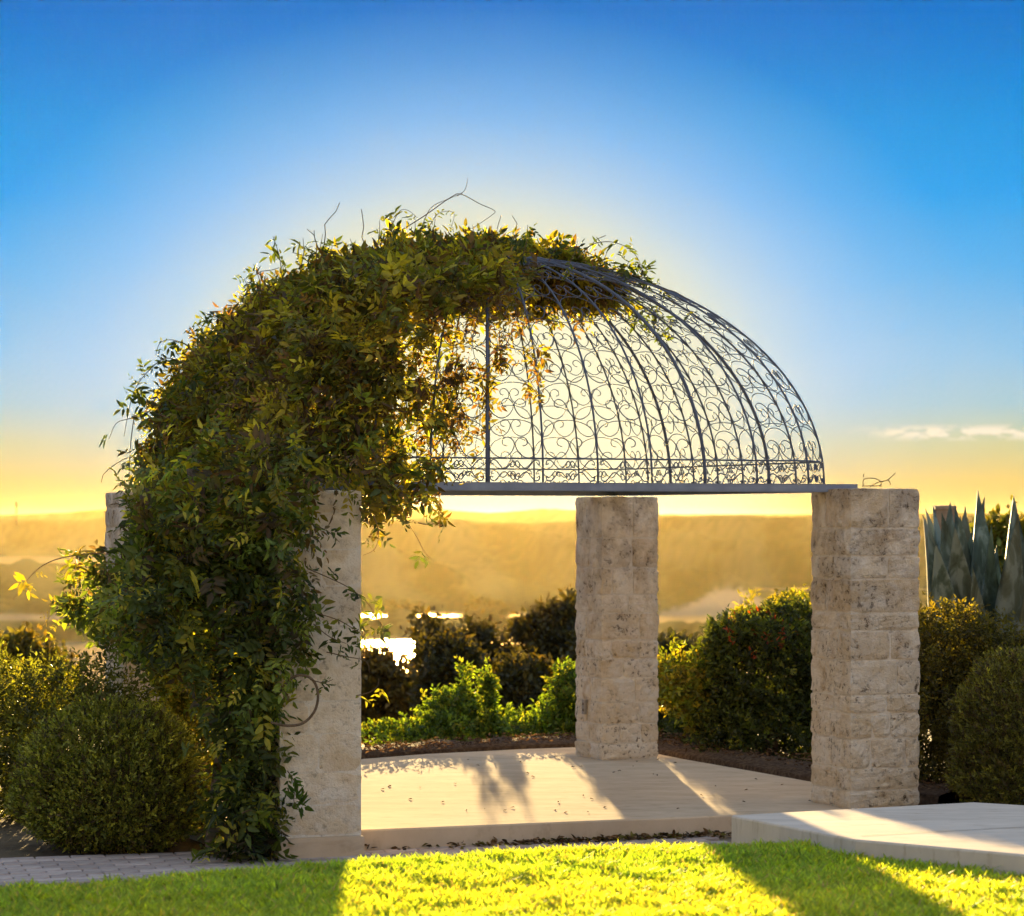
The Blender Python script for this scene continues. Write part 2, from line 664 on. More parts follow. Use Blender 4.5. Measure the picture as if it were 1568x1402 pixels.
def build_ground():
    ys = [-400, -250, -160, -120, -90, -60, -50, -42, -36, -28, -20, -14.5, -12, -6, 0, 4, 8, 10, 12] + list(np.arange(13, 28, .75)) + [29, 31, 34, 38, 43, 50, 60, 75, 95, 120, 160, 220, 300, 420, 560, 700, 850, 1050, 1300]
    nx = 61
    vs = []
    for y in ys:
        hw = 40 + abs(y) * .75 + (90 if y < 0 else 0)
        for i in range(nx):
            s = -1 + 2 * i / (nx - 1)
            x = hw * math.copysign(abs(s) ** 1.6, s)
            vs.append((x, y, ground_z(x, y)))
    fs = [(j * nx + i, j * nx + i + 1, (j + 1) * nx + i + 1, (j + 1) * nx + i) for j in range(len(ys) - 1) for i in range(nx - 1)]
    b = MB()
    b.v, b.f = vs, fs
    me = b.mesh('ground', True)
    me.materials.append(M['soil'])
    me.materials.append(M['bounce_hill'])
    mi = [1 if ys[k // (nx - 1)] < 4 else 0 for k in range(len(fs))]
    me.polygons.foreach_set('material_index', mi)
    tag(put('ground', me, None), kind='structure')


build_ground()


def build_lawn():
    xs = np.arange(-9, 9.01, .15)
    ys = np.concatenate([np.arange(-12, 8, .8), np.arange(8, 15.6, .12)])
    vs = [(x, y, lawn_z(x, y)) for y in ys for x in xs]
    nx = len(xs)
    fs = [(j * nx + i, j * nx + i + 1, (j + 1) * nx + i + 1, (j + 1) * nx + i) for j in range(len(ys) - 1) for i in range(nx - 1)]
    b = MB()
    b.v, b.f = vs, fs
    tag(b.build('lawn', M['lawn_soil'], smooth=True), kind='structure')


build_lawn()

PAD = [(1.2, 14.86), (2.74, 16.1), (3.3, 15.4), (6.5, 12.2), (6.5, 8.0), (3.9, 9.6), (2.277, 12.06), (1.647, 13.0)]


def in_poly(x, y, poly):
    r = np.zeros(np.shape(x), bool)
    j = len(poly) - 1
    for i in range(len(poly)):
        xi, yi = poly[i][:2]
        xj, yj = poly[j][:2]
        c = ((yi > y) != (yj > y)) & (x < (xj - xi) * (y - yi) / (yj - yi + 1e-12) + xi)
        r ^= c
        j = i
    return r


def build_grass():
    n = 300000
    # even cover in the part of the lawn in view, with a margin
    y = 15.4 - (15.4 - 7.8) * rng.random(n)
    hw = .20 * y + .8
    x = (rng.random(n) * 2 - 1) * hw
    yc = np.interp(x, [c[0] for c in CREST], [c[1] for c in CREST])
    keep = (y < yc + .55) & ~in_poly(x, y, [(p[0], p[1]) for p in PAD])
    x, y = x[keep], y[keep]
    keep = rng.random(len(x)) < (.55 + .45 * (nz3(np.stack([x, y, x * 0], 1), 3.0) > -.25))
    x, y = x[keep], y[keep]
    n = len(x)
    z = np.array([lawn_z(a, b) for a, b in zip(x, y)]) - .004
    P = np.stack([x, y, z], 1)
    h = (.032 + .042 * rng.random(n)) * (1 + .45 * nz3(P, 9.0, 3) + .2 * nz3(P, 2.0, 5))
    w = .0042 + .0030 * rng.random(n)
    th = rng.random(n) * 2 * np.pi
    lean = np.stack([np.cos(th), np.sin(th), 0 * th], 1) * (.25 + .75 * rng.random(n))[:, None]
    S = np.stack([-np.sin(th), np.cos(th), 0 * th], 1)
    up = np.array([0, 0, 1.0])
    v = np.empty((n, 6, 3))
    mid = P + (up + lean * .35) * (h * .55)[:, None]
    tip = P + (up * .86 + lean * .95) * h[:, None]
    v[:, 0], v[:, 1] = P - S * w[:, None], P + S * w[:, None]
    v[:, 2], v[:, 3] = mid + S * w[:, None] * .9, mid - S * w[:, None] * .9
    v[:, 4], v[:, 5] = tip + S * w[:, None] * .12, tip - S * w[:, None] * .12
    k = np.arange(n)[:, None] * 6
    q = np.concatenate([k + np.array([[0, 1, 2, 3]]), k + np.array([[3, 2, 4, 5]])], 1).reshape(-1, 4)
    c = pick_tints(n, [(.26, .37, .050), (.32, .42, .055), (.21, .31, .045), (.44, .42, .08)], [4, 4, 3, 1], .2)
    g1, g2 = nz3(P, .9, 8), nz3(P, 4.0, 9)
    c = c * (1 + .22 * g1 + .22 * g2)[:, None].clip(.5, 1.6) * np.stack([1 + .25 * g1, np.ones(n), np.ones(n)], 1)
    dry = rng.random(n) < .035
    c[dry] = np.array([.42, .34, .16])
    t = np.ones((n, 6, 4))
    t[:, :, :3] = c[:, None, :]
    o = put('grass', quad_mesh('grass', v.reshape(-1, 3), q, t.reshape(-1, 4)), M['grass'])
    tag(o, 'bright green mown grass covering the sloping lawn in the foreground', 'grass', kind='stuff')


build_grass()


def build_terrace():
    # terrace slab, top at z = 0
    f0, f1 = Vector((-1.75, 17.0, 0)), Vector((2.62, 18.55, 0))
    poly = [f0, f1, uv(2.45, -1.3), uv(2.45, .3), uv(2.43, 1.6), uv(2.47, 2.6), uv(2.3, 3.0), uv(1.6, 3.02), uv(.65, 2.9), uv(-.2, 2.6), uv(-1.4, 2.5), uv(-2.4, 2.45), uv(-2.5, 1.5), uv(-2.5, -1.6)]
    b = MB()
    b.prism([(p.x, p.y, 0.0) for p in poly], -.3, 0)
    o = b.build('terrace_slab', M['concrete'])
    bv = o.modifiers.new('bevel', 'BEVEL')
    bv.width, bv.segments, bv.limit_method = .012, 2, 'ANGLE'
    tag(o, kind='structure')
    # foot under the vine-clad front pillar
    # walkway on the right
    b = MB()
    b.prism([(p[0], p[1], .34 - .048 * (p[1] - 15.3)) for p in PAD], -.3, 0)
    o = b.build('concrete_path', M['path_concrete'])
    bv = o.modifiers.new('bevel', 'BEVEL')
    bv.width, bv.segments, bv.limit_method = .012, 2, 'ANGLE'
    tag(o, kind='structure')
    # expansion joint in the walkway
    b = MB()
    def pz(x, y):
        return .34 - .048 * (y - 15.3) + .003
    a, c = at(1318, 1278, 13.2), at(1620, 1258, 14.0)
    dv = Vector((.006, .02, 0))
    for s0, s1 in ((0, .5), (.5, 1.0)):
        p0, p1 = a.lerp(c, s0), a.lerp(c, s1)
        vs = [(p.x, p.y, pz(p.x, p.y)) for p in (p0, p1, p1 + dv, p0 + dv)]
        b.add(vs, [(0, 1, 2, 3)])
    o.data.materials.append(M['sand_joint'])
    j = b.build('expansion_joint', M['sand_joint'], o)


build_terrace()


def build_pavers():
    org = Vector((-1.37, 17.42, -.135))
    a = R(15.6)
    e, g = Vector((math.cos(a), math.sin(a), 0)), Vector((math.sin(a), -math.cos(a), 0))
    b = MB()
    p0 = org - e * 3.0 - Vector((0, 0, .05))
    b.box(p0, e * 6.1, Vector((0, 0, .038)), g * 1.35)
    base = tag(b.build('paver_path', M['sand_joint']), kind='structure')
    L, W, gap = .21, .105, .008
    for row in range(11):
        off = (.5 * L if row % 2 else 0)
        nb = 24
        for i in range(nb):
            s = -2.55 + i * (L + gap) + off
            q = org + e * s + g * (.02 + row * (W + gap)) + Vector((0, 0, -.03 + .004 * random.random()))
            if q.x > 1.5 or (q.x > -1.2 and row > 7):
                continue
            k = MB()
            k.box((0, 0, 0), e * L, g * W, (0, 0, .034))
            c = .006
            k2 = MB()
            # chamfered top
            o_ = Vector((0, 0, 0))
            vs = []
            for z, ins in ((0, 0), (.028, 0), (.034, c)):
                for sx, sy in ((0, 0), (1, 0), (1, 1), (0, 1)):
                    px = ins if sx == 0 else L - ins
                    py = ins if sy == 0 else W - ins
                    vs.append(e * px + g * py + Vector((0, 0, z)))
            fs = [(8, 11, 10, 9)]
            for r in range(2):
                for m_ in range(4):
                    fs.append((r * 4 + m_, r * 4 + 4 + m_, r * 4 + 4 + (m_ + 1) % 4, r * 4 + (m_ + 1) % 4))
            k2.add(vs, fs)
            if row == 0 and i == 0:
                me_brick = k2.mesh('brick')
                me_brick.materials.append(M['paver'])
                BR.append(me_brick)
            o = bpy.data.objects.new('brick', BR[0])
            COL.objects.link(o)
            o.location = q
            o.rotation_euler = (random.uniform(-.01, .01), random.uniform(-.01, .01), random.uniform(-.012, .012))
            o.parent = base


BR = []
build_pavers()


# far land: one sheet of hills round the lake
def far_land():
    LZ = -60.0
    ds = np.concatenate([np.linspace(1120, 1900, 66), np.geomspace(1915, 13000, 150)])
    xs = np.linspace(-500, 2100, 361)
    ridgeA = lambda x: np.interp(x, [-500, 0, 100, 150, 250, 560, 660, 700, 750, 785, 830, 880, 1005, 1240, 1400, 2100], [790, 789, 785, 780, 778, 777, 778, 782, 786, 783, 779, 781, 788, 788, 786, 788])
    ridgeB = lambda x: np.interp(x, [-500, 0, 150, 300, 560, 700, 875, 1005, 1240, 1568, 2100], [799, 797, 796, 797, 796, 800, 803, 794, 797, 793, 797])

    def sst(a, b, v):
        s = np.clip((v - a) / (b - a), 0, 1)
        return s * s * (3 - 2 * s)
    X, D = np.meshgrid(xs, ds)
    Yp = HZ + (EYE - LZ) * FPX / D           # picture row of the lake level at this distance
    left = 1 - sst(150, 330, X)
    nn0 = np.array([mnoise.noise(Vector((a * .006, b * .0006, 3))) for a, b in zip(X.ravel(), D.ravel())]).reshape(X.shape)
    # main hill
    d0 = 1850 * (1 - left) + 4050 * left
    d1 = 3600 * (1 - left) + 5000 * left
    topB = EYE - (ridgeB(X) - HZ) / FPX * d1
    h = LZ - 6 + (topB - LZ + 6) * sst(0, 1, np.clip((D - d0) / (d1 - d0), 0, 1)) ** .8
    h += 13 * np.sin((D - d0) / 105.0 + 5 * nn0 + X * .006) * sst(d0 + 60, d0 + 500, D) * (1 - sst(d1 - 500, d1, D))
    h -= 60 * sst(d1 + 100, d1 + 900, D)
    topA = EYE - (ridgeA(X) - HZ) / FPX * 6800
    h = np.maximum(h, LZ - 6 + (topA - LZ + 6) * sst(5700, 6800, D) )

    def bank(x0, x1, y0, y1, top, sx=30, sy=3):
        """low land between picture rows y0 (far) and y1 (near) at lake level"""
        mk = sst(x0 - sx, x0 + sx, X) * (1 - sst(x1 - sx, x1 + sx, X)) * sst(y0 - sy, y0 + sy, Yp) * (1 - sst(y1 - sy, y1 + sy, Yp))
        return LZ - 6 + (top + 6) * mk
    for b in (bank(-900, 480, 866, 944, 5.0, 30, 3), bank(-900, 560, 950, 982, 5.0, 40, 4),
              bank(380, 1000, 954, 974, 4.5, 60, 2), bank(960, 2400, 908, 943, 4.0, 60, 3), bank(960, 2400, 962, 990, 4.5, 60, 3),
              bank(330, 1100, 840, 937, 5.0, 40, 2), bank(590, 640, 932, 956, 4.0, 12, 3), bank(710, 765, 932, 956, 4, 10, 3)):
        h = np.maximum(h, b)
    # woods: tree-sized relief
    n = np.array([mnoise.noise(Vector((a * .11, b * .02, 0))) + .6 * mnoise.noise(Vector((a * .31, b * .05, 4))) for a, b in zip(X.ravel(), D.ravel())]).reshape(X.shape)
    n2 = np.array([mnoise.noise(Vector((a * .012, b * .0011, 9))) for a, b in zip(X.ravel(), D.ravel())]).reshape(X.shape)
    land = sst(LZ + .2, LZ + 6, h)
    h = h + land * (n * 3.0 * np.minimum(D / 2500, 1.0) + n2 * 20 * sst(2000, 2800, D) * (1 - sst(2700, 3400, D)))
    P = np.stack([(X - 784) / FPX * D, D, h], -1).reshape(-1, 3)
    nx, ny = len(xs), len(ds)
    j, i = np.meshgrid(np.arange(ny - 1), np.arange(nx - 1), indexing='ij')
    k = (j * nx + i).ravel()
    q = np.stack([k, k + 1, k + nx + 1, k + nx], 1)
    # pale sand along parts of the shore
    Yr = HZ + (EYE - h) * FPX / D
    sx = np.interp(X, [1000, 1060, 1090, 1125, 1150, 1175, 1260, 1400], [938, 922, 904, 896, 905, 922, 930, 936])
    sm = np.clip((Yr - sx + 6 * n) / 5, 0, 1) * sst(990, 1020, X) * (1 - sst(960, 964, Yr)) * (D > 1500)
    sm = np.maximum(sm, sst(938, 942, Yr) * (1 - sst(948, 952, Yr)) * (1 - sst(250, 420, X)) * .8)
    c0, c1, c2 = np.array([.022, .027, .010]), np.array([.12, .11, .05]), np.array([.30, .24, .17])
    wv = np.clip(.45 + 1.3 * n2 + .5 * n, 0, 1)[..., None]
    cc = c0 * (1 - wv) + c1 * wv
    cc = cc * (1 - sm[..., None]) + c2 * sm[..., None]
    cc = np.concatenate([cc, np.ones(cc.shape[:2] + (1,))], -1)
    me = quad_mesh('hills', P, q, cc.reshape(-1, 4), smooth=True)
    o = put('hills', me, M['woods'])
    tag(o, kind='structure')
    b = MB()
    b.add([(-9000, 900, LZ), (9000, 900, LZ), (9000, 12500, LZ), (-9000, 12500, LZ)], [(0, 1, 2, 3)])
    tag(b.build('lake', M['water']), kind='structure')


far_land()

# haze over the lake and hills
hm, ht, hout = new_mat('haze_air')
pv = N(ht, 'ShaderNodeVolumePrincipled')
HAZE_D = 4.0e-6
HAZE_TOP = 28.0
pv.inputs['Color'].default_value = (.92, .72, .30, 1)
pv.inputs['Density'].default_value = HAZE_D
pv.inputs['Anisotropy'].default_value = .79
link(ht, pv.outputs[0], hout.inputs['Volume'])
hb = MB()
hb.box((-11000, -500, -82), (22000, 0, 0), (0, 14000, 0), (0, 0, 82 + HAZE_TOP))
tag(hb.build('haze', hm), 'golden evening haze lying over the lake and the far hills', 'haze', kind='stuff')


# ------------------------------------------------------------------ pillars
def stone_mesh(sx, sy, sz, rough, seed, cuts=6):
    """rugged block centred on its base, 0..sz"""
    vs, fs, index = [], [], {}
    n = cuts

    def vid(i, j, k):
        key = (i, j, k)
        if key not in index:
            p = np.array([(i / n - .5) * sx, (j / n - .5) * sy, k / n * sz])
            c = np.array([0, 0, sz / 2])
            q = (p - c) / np.array([sx / 2, sy / 2, sz / 2])
            edge = sum(abs(q) > .99)
            ins = {1: 0, 2: .004, 3: .008}[max(edge, 1)]
            d = np.where(abs(q) > .99, np.sign(q), 0)
            p = p - d * ins
            nn = mnoise.noise(Vector(p * 11 + seed)) * .5 + mnoise.noise(Vector(p * 31 + seed)) * .5
            hor = d * np.array([1, 1, .25])
            p = p + hor * rough * max(nn * 1.9 + .1, -.6)
            index[key] = len(vs)
            vs.append(tuple(p))
        return index[key]
    for a in range(n):
        for b in range(n):
            fs.append((vid(a, b, 0), vid(a, b + 1, 0), vid(a + 1, b + 1, 0), vid(a + 1, b, 0)))
            fs.append((vid(a, b, n), vid(a + 1, b, n), vid(a + 1, b + 1, n), vid(a, b + 1, n)))
            fs.append((vid(a, 0, b), vid(a + 1, 0, b), vid(a + 1, 0, b + 1), vid(a, 0, b + 1)))
            fs.append((vid(a, n, b), vid(a, n, b + 1), vid(a + 1, n, b + 1), vid(a + 1, n, b)))
            fs.append((vid(0, a, b), vid(0, a, b + 1), vid(0, a + 1, b + 1), vid(0, a + 1, b)))
            fs.append((vid(n, a, b), vid(n, a + 1, b), vid(n, a + 1, b + 1), vid(n, a, b + 1)))
    b = MB()
    b.add(vs, fs)
    return b.mesh('stone', False)


def pillar(u, v, w, h, label, smooth=False, z0=0.0, cap_extra=0.0):
    c = uv(u, v, z0)
    root = empty('stone_pillar', c, label, 'pillar', 'stone pillars carrying the dome')
    root.rotation_euler = (0, 0, ANG)
    b = MB()
    k = w / 2 - (.006 if smooth else .015)
    b.box((-k, -k, -.05), (2 * k, 0, 0), (0, 2 * k, 0), (0, 0, h + .04))
    put('mortar_core', b.mesh('mortar_core'), M['mortar'], root, False)
    mt = M['stone_smooth'] if smooth else M['stone']
    z = 0.0
    course = 0
    while z < h - .01:
        ch = random.uniform(.12, .25) * (1.35 if smooth else 1)
        if h - z - ch < .12:
            ch = h - z
        # split lines of the course
        sy = random.uniform(.3, .7)
        j = .003 if smooth else .009
        for jy in range(2):
            d0, d1 = ((-.5, -.5 + sy) if jy == 0 else (-.5 + sy, .5))
            n = random.choice((1, 2, 2)) if smooth else random.choice((1, 2, 2, 3, 3))
            cuts = [0] + sorted(np.clip((np.arange(1, n) / n) + np.random.default_rng(1000 + course * 7 + jy + int(u * 10) + int(v * 100)).uniform(-.17, .17, n - 1), .16, .84)) + [1]
            for q in range(n):
                x0, x1 = -.5 + cuts[q], -.5 + cuts[q + 1]
                sx_, sy_, sz_ = (x1 - x0) * w - j, (d1 - d0) * w - j, ch - j
                me = stone_mesh(sx_, sy_, sz_, .003 if smooth else .0075, Vector((random.random() * 50, random.random() * 50, z * 3)))
                me.materials.append(mt)
                o = put('stone', me, None, root, False)
                o.location = ((x0 + x1) / 2 * w, (d0 + d1) / 2 * w, z + j / 2)
                o.rotation_euler = (0, 0, random.uniform(-.006, .006))
        z += ch
        course += 1
    return root


P1 = pillar(-2.09, -2.0, .55, 2.165, 'smooth cream stone pillar at the front, half hidden by the vine', True)
P2 = pillar(2.0, -2.0, .56, 2.195, 'front right rough limestone pillar beside the agaves, twigs on its top')
P3 = pillar(2.0, 2.0, .53, 2.165, 'rear limestone pillar standing alone in the middle, with a small outlet plate')
P4 = pillar(-2.0, 2.0, .56, 2.19, 'rear left stone pillar almost buried in vine, only its top corner showing')
# foot of the front pillar
me = stone_mesh(.575, .60, .155, .003, Vector((4, 4, 4)))
me.materials.append(M['concrete'])
o = put('foot', me, None, P1, False)
o.location = (-.01, -.02, -.16)
# outlet plate on the rear pillar's left face
b = MB()
b.box((-.285, .02, .36), (.02, 0, 0), (0, .055, 0), (0, 0, .12))
put('outlet_plate', b.mesh('outlet_plate'), M['plate'], P3, False)
b = MB()
for zz in (.385, .435):
    b.box((-.289, .036, zz), (.005, 0, 0), (0, .022, 0), (0, 0, .02))
put('outlet_socket', b.mesh('outlet_socket'), M['twig'], P3, False)

# ------------------------------------------------------------------ iron dome
ZB, HD, HA, CH = 2.224, 1.67, 1.90, .29
dome = empty('dome_trellis', uv(0, 0, ZB), 'blue grey wrought iron dome of curved ribs and scrollwork on four pillars', 'trellis')


def dpt(bu, bv, t, off=0.0):
    """point of the dome over base point (bu, bv) at angle t up the rib"""
    ct, st = math.cos(t), math.sin(t)
    k = math.hypot(bu, bv)
    nrm = Vector((ct * HD * bu / k, ct * HD * bv / k, st * k)).normalized()
    p = uv(bu * ct, bv * ct, ZB + HD * st)
    return p + (U * nrm.x + V * nrm.y + Vector((0, 0, nrm.z))) * off


corner = []
NS = 8
for side in range(4):
    for k in range(NS + 1):
        s = -(HA - CH) + 2 * (HA - CH) * k / NS
        corner.append([(s, -HA), (HA, s), (-s, HA), (-HA, -s)][side] + (k,))
TEND = 1.40
for (bu, bv, k) in corner:
    main = k in (2, 6)
    r = .012 if main else .0072
    b = MB()
    b.tube([dpt(bu, bv, TEND * i / 26) for i in range(27)], r, 6)
    b.build('rib', M['iron'], dome, True)
# crown ring
b = MB()
b.tube([dpt(x, y, TEND) for (x, y, k) in corner] + [dpt(corner[0][0], corner[0][1], TEND)], .014, 6)
b.build('crown_ring', M['iron'], dome, True)


def catmull(pts, seg=5):
    out = []
    n = len(pts)
    for i in range(n - 1):
        p0, p1, p2, p3 = pts[max(i - 1, 0)], pts[i], pts[i + 1], pts[min(i + 2, n - 1)]
        for s in range(seg):
            t = s / seg
            out.append(tuple(.5 * ((2 * b) + (-a + c) * t + (2 * a - 5 * b + 4 * c - d) * t * t + (-a + 3 * b - 3 * c + d) * t ** 3) for a, b, c, d in zip(p0, p1, p2, p3)))
    out.append(pts[-1])
    return out


SCROLL = catmull([(.5, .985), (.30, .95), (.10, .80), (.015, .52), (.07, .18), (.25, .015), (.41, .11), (.492, .34), (.44, .49), (.35, .53), (.275, .45), (.29, .34), (.36, .31)], 4)
BORD = catmull([(.11, .80), (.06, .74), (.075, .90), (.14, .93), (.20, .80), (.27, .60), (.33, .58), (.40, .72), (.46, .90), (.495, .80), (.47, .66), (.42, .64), (.435, .76)], 3)
TROW = [.095] + [.095 + .16 * i for i in range(1, 9)]
npan = len(corner)
for p in range(npan):
    a, c = corner[p], corner[(p + 1) % npan]

    def surf(x, t, off=0.0):
        return dpt(a[0] + (c[0] - a[0]) * x, a[1] + (c[1] - a[1]) * x, t, off)
    for r in range(8):
        b = MB()
        t0, t1 = TROW[r], TROW[r + 1]
        for mir in (0, 1):
            b.tube([surf(1 - x if mir else x, t0 + (t1 - t0) * y) for x, y in SCROLL], .0036, 4)
        b.build('scroll', M['iron'], dome, True)
    b = MB()
    for mx in (0, 1):
        for my in (0, 1):
            b.tube([surf(1 - x if mx else x, TROW[0] * (1 - y if my else y)) for x, y in BORD], .0042, 4)
    b.build('border_scroll', M['iron'], dome, True)
    b = MB()
    b.tube([surf(0, TROW[0]), surf(.5, TROW[0]), surf(1, TROW[0])], .0075, 4)
    b.build('rail', M['iron'], dome, True)
# square frame of channel beams
for k in range(4):
    d1 = [U, V, -U, -V][k]
    d2 = [V, -U, -V, U][k]
    c = uv(0, 0, 0)
    o_ = c - d1 * 1.96 - d2 * 1.965
    b = MB()
    L = 1.96 * 2 - (.13 if k % 2 == 0 else .13)
    st = o_ + (d1 * .0)
    zz = Vector((0, 0, 1))
    b.box(st + zz * 2.170, d1 * 3.9125, d2 * .012, zz * .05)          # web
    b.box(st + zz * 2.2165, d1 * L, d2 * .125, zz * .006)        # top flange
    b.box(st + zz * 2.1665, d1 * L, d2 * .07, zz * .006)         # bottom flange
    b.build('beam', M['beam'], dome)


# ------------------------------------------------------------------ vine
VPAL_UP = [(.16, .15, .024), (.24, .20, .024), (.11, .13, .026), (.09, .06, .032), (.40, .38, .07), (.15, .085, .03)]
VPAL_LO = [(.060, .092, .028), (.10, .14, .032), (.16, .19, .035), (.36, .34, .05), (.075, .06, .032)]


def vine_leaf_clusters(P, out, per=7, llen=.064, lw=.027, rach=.15):
    n = len(P)
    dn = unit(out * .55 + np.array([0, 0, -.45]) + .55 * rng.standard_normal((n, 3)))
    nrm = unit(out + .45 * rng.standard_normal((n, 3)))
    side = unit(np.cross(dn, nrm))
    nrm = np.cross(side, dn)
    pairs = (per - 1) // 2
    B, A, NN, CI = [], [], [], []
    rl = rach * (.7 + .6 * rng.random(n))
    for k in range(pairs):
        s = (k + .8) / (pairs + .6)
        for sg in (-1, 1):
            B.append(P + dn * (rl * s)[:, None])
            A.append(unit(side * sg + dn * .55 + .18 * rng.standard_normal((n, 3))))
            NN.append(nrm + .35 * rng.standard_normal((n, 3)))
            CI.append(np.arange(n))
    B.append(P + dn * rl[:, None])
    A.append(unit(dn + .2 * rng.standard_normal((n, 3))))
    NN.append(nrm + .3 * rng.standard_normal((n, 3)))
    CI.append(np.arange(n))
    B, A, NN, CI = (np.concatenate(z) for z in (B, A, NN, CI))
    sc = (.55 + .95 * rng.random(n) ** 1.5)[CI] * (.8 + .4 * rng.random(len(B)))
    return B, A, NN, CI, llen * sc, lw * sc


def dome_vine_points(n):
    """points through a thick mat over the left part of the dome"""
    P, O = [], []
    per = 2 * math.pi
    tries = 0
    while len(P) < n and tries < n * 14:
        tries += 1
        th = random.random() * per
        # square base with cut corners
        cu, su = math.cos(th), math.sin(th)
        k = HA / max(abs(cu), abs(su))
        k = min(k, (2 * HA - CH) / (abs(cu) + abs(su)))
        bu, bv = cu * k, su * k
        st = random.random() ** .9
        t = math.asin(min(st, .9999))
        p0 = dpt(bu, bv, t)
        xn = (p0.x - C0.x) / 2.468
        front = (p0.y - C0.y) < .0
        edge = None
        if front:
            edge = -.25 + .44 * st - .10 * st * st - xn
            if st > .86:
                edge = max(edge, .05 - xn)
        else:
            edge = -.33 + .10 * st - xn
            if st > .80:
                edge = max(edge, .50 - xn - max(0, .9 - st) * 2.5)
        jag = .10 * mnoise.noise(Vector((p0.x * 2.1, p0.y * 2.1, p0.z * 2.1))) + .06 * mnoise.noise(Vector((p0.x * 6, p0.y * 6, p0.z * 6)))
        e = edge + jag
        if e < 0:
            if e < -.16 or random.random() > .10 * (1 + e / .16):
                continue
        dens = min(1.0, .40 + e * 5.0)
        if front and xn > -.62 and st < .72:
            dens *= .75 + .25 * min(1, max(0, e - .03) * 5)
        if random.random() > dens:
            continue
        thick = .10 + (.22 - .09 * max(0, st - .6) / .4) * min(1, max(e, 0) * 3.5)
        thick *= .55 + .95 * (.5 + .5 * mnoise.noise(Vector((p0.x * 2.3 + 7, p0.y * 2.3, p0.z * 2.3))))
        thick *= 1 - .45 * min(1, max(0, (st - .7) / .2))
        off = thick * random.random() ** .6 - .05
        q = dpt(bu, bv, t, off)
        nr = (dpt(bu, bv, t, 1.0) - p0)
        if q.x > uv(0, 0).x - 2.2 and q.z < 2.2:
            pass
        P.append(tuple(q))
        O.append(tuple(nr))
    return np.array(P), np.array(O)


def hanging_points():
    """vine falling from the beams, round the front pillar and off the rear left pillar"""
    bl = []
    zs = np.linspace(2.25, -.1, 12)
    x1 = P1.location.x
    for z in zs:                                   # left of the front pillar
        if z > 1.0:
            k = (z - 1.0) / 1.25
            bl.append(((-1.93 - .02 * k, 17.12 + .1 * k, z), (.52 + .06 * k, .46, .24)))
        else:
            bl.append(((-1.70 - .12 * z, 17.02, z), (.28 + .12 * max(z, 0), .36, .2)))
    for z in np.linspace(2.3, -.05, 14):           # in front of the pillar's left edge
        if z > .95:
            bl.append(((-1.45, 16.76, z), (.21, .17, .2)))
        else:
            bl.append(((-1.60, 16.80, z), (.15, .17, .2)))
    # over the left-hand beam towards the rear pillar
    for s in np.linspace(0, 1, 6):
        c = uv(-2.05, -1.6 + 3.1 * s)
        bl.append(((c.x - .02, c.y, 1.95 - .12 * s), (.42, .5, .42)))
        if s > .35:
            bl.append(((c.x - .06 - .1 * s, c.y, 1.45 - .1 * s), (.36, .42, .42)))
    for k in range(5):                             # over the top of the front pillar and the end of the beam
        c = uv(-2.0 + .13 * k, -2.12)
        bl.append(((c.x, c.y - .05, 2.20 + .02 * k), (.20, .20, .16)))
    bl.append(((-3.22, 20.5, 1.38), (.34, .36, .40)))
    bl.append(((-3.05, 20.4, 1.12), (.34, .36, .34)))
    bl.append(((-2.45, 19.0, 1.25), (.34, .5, .42)))
    return bl


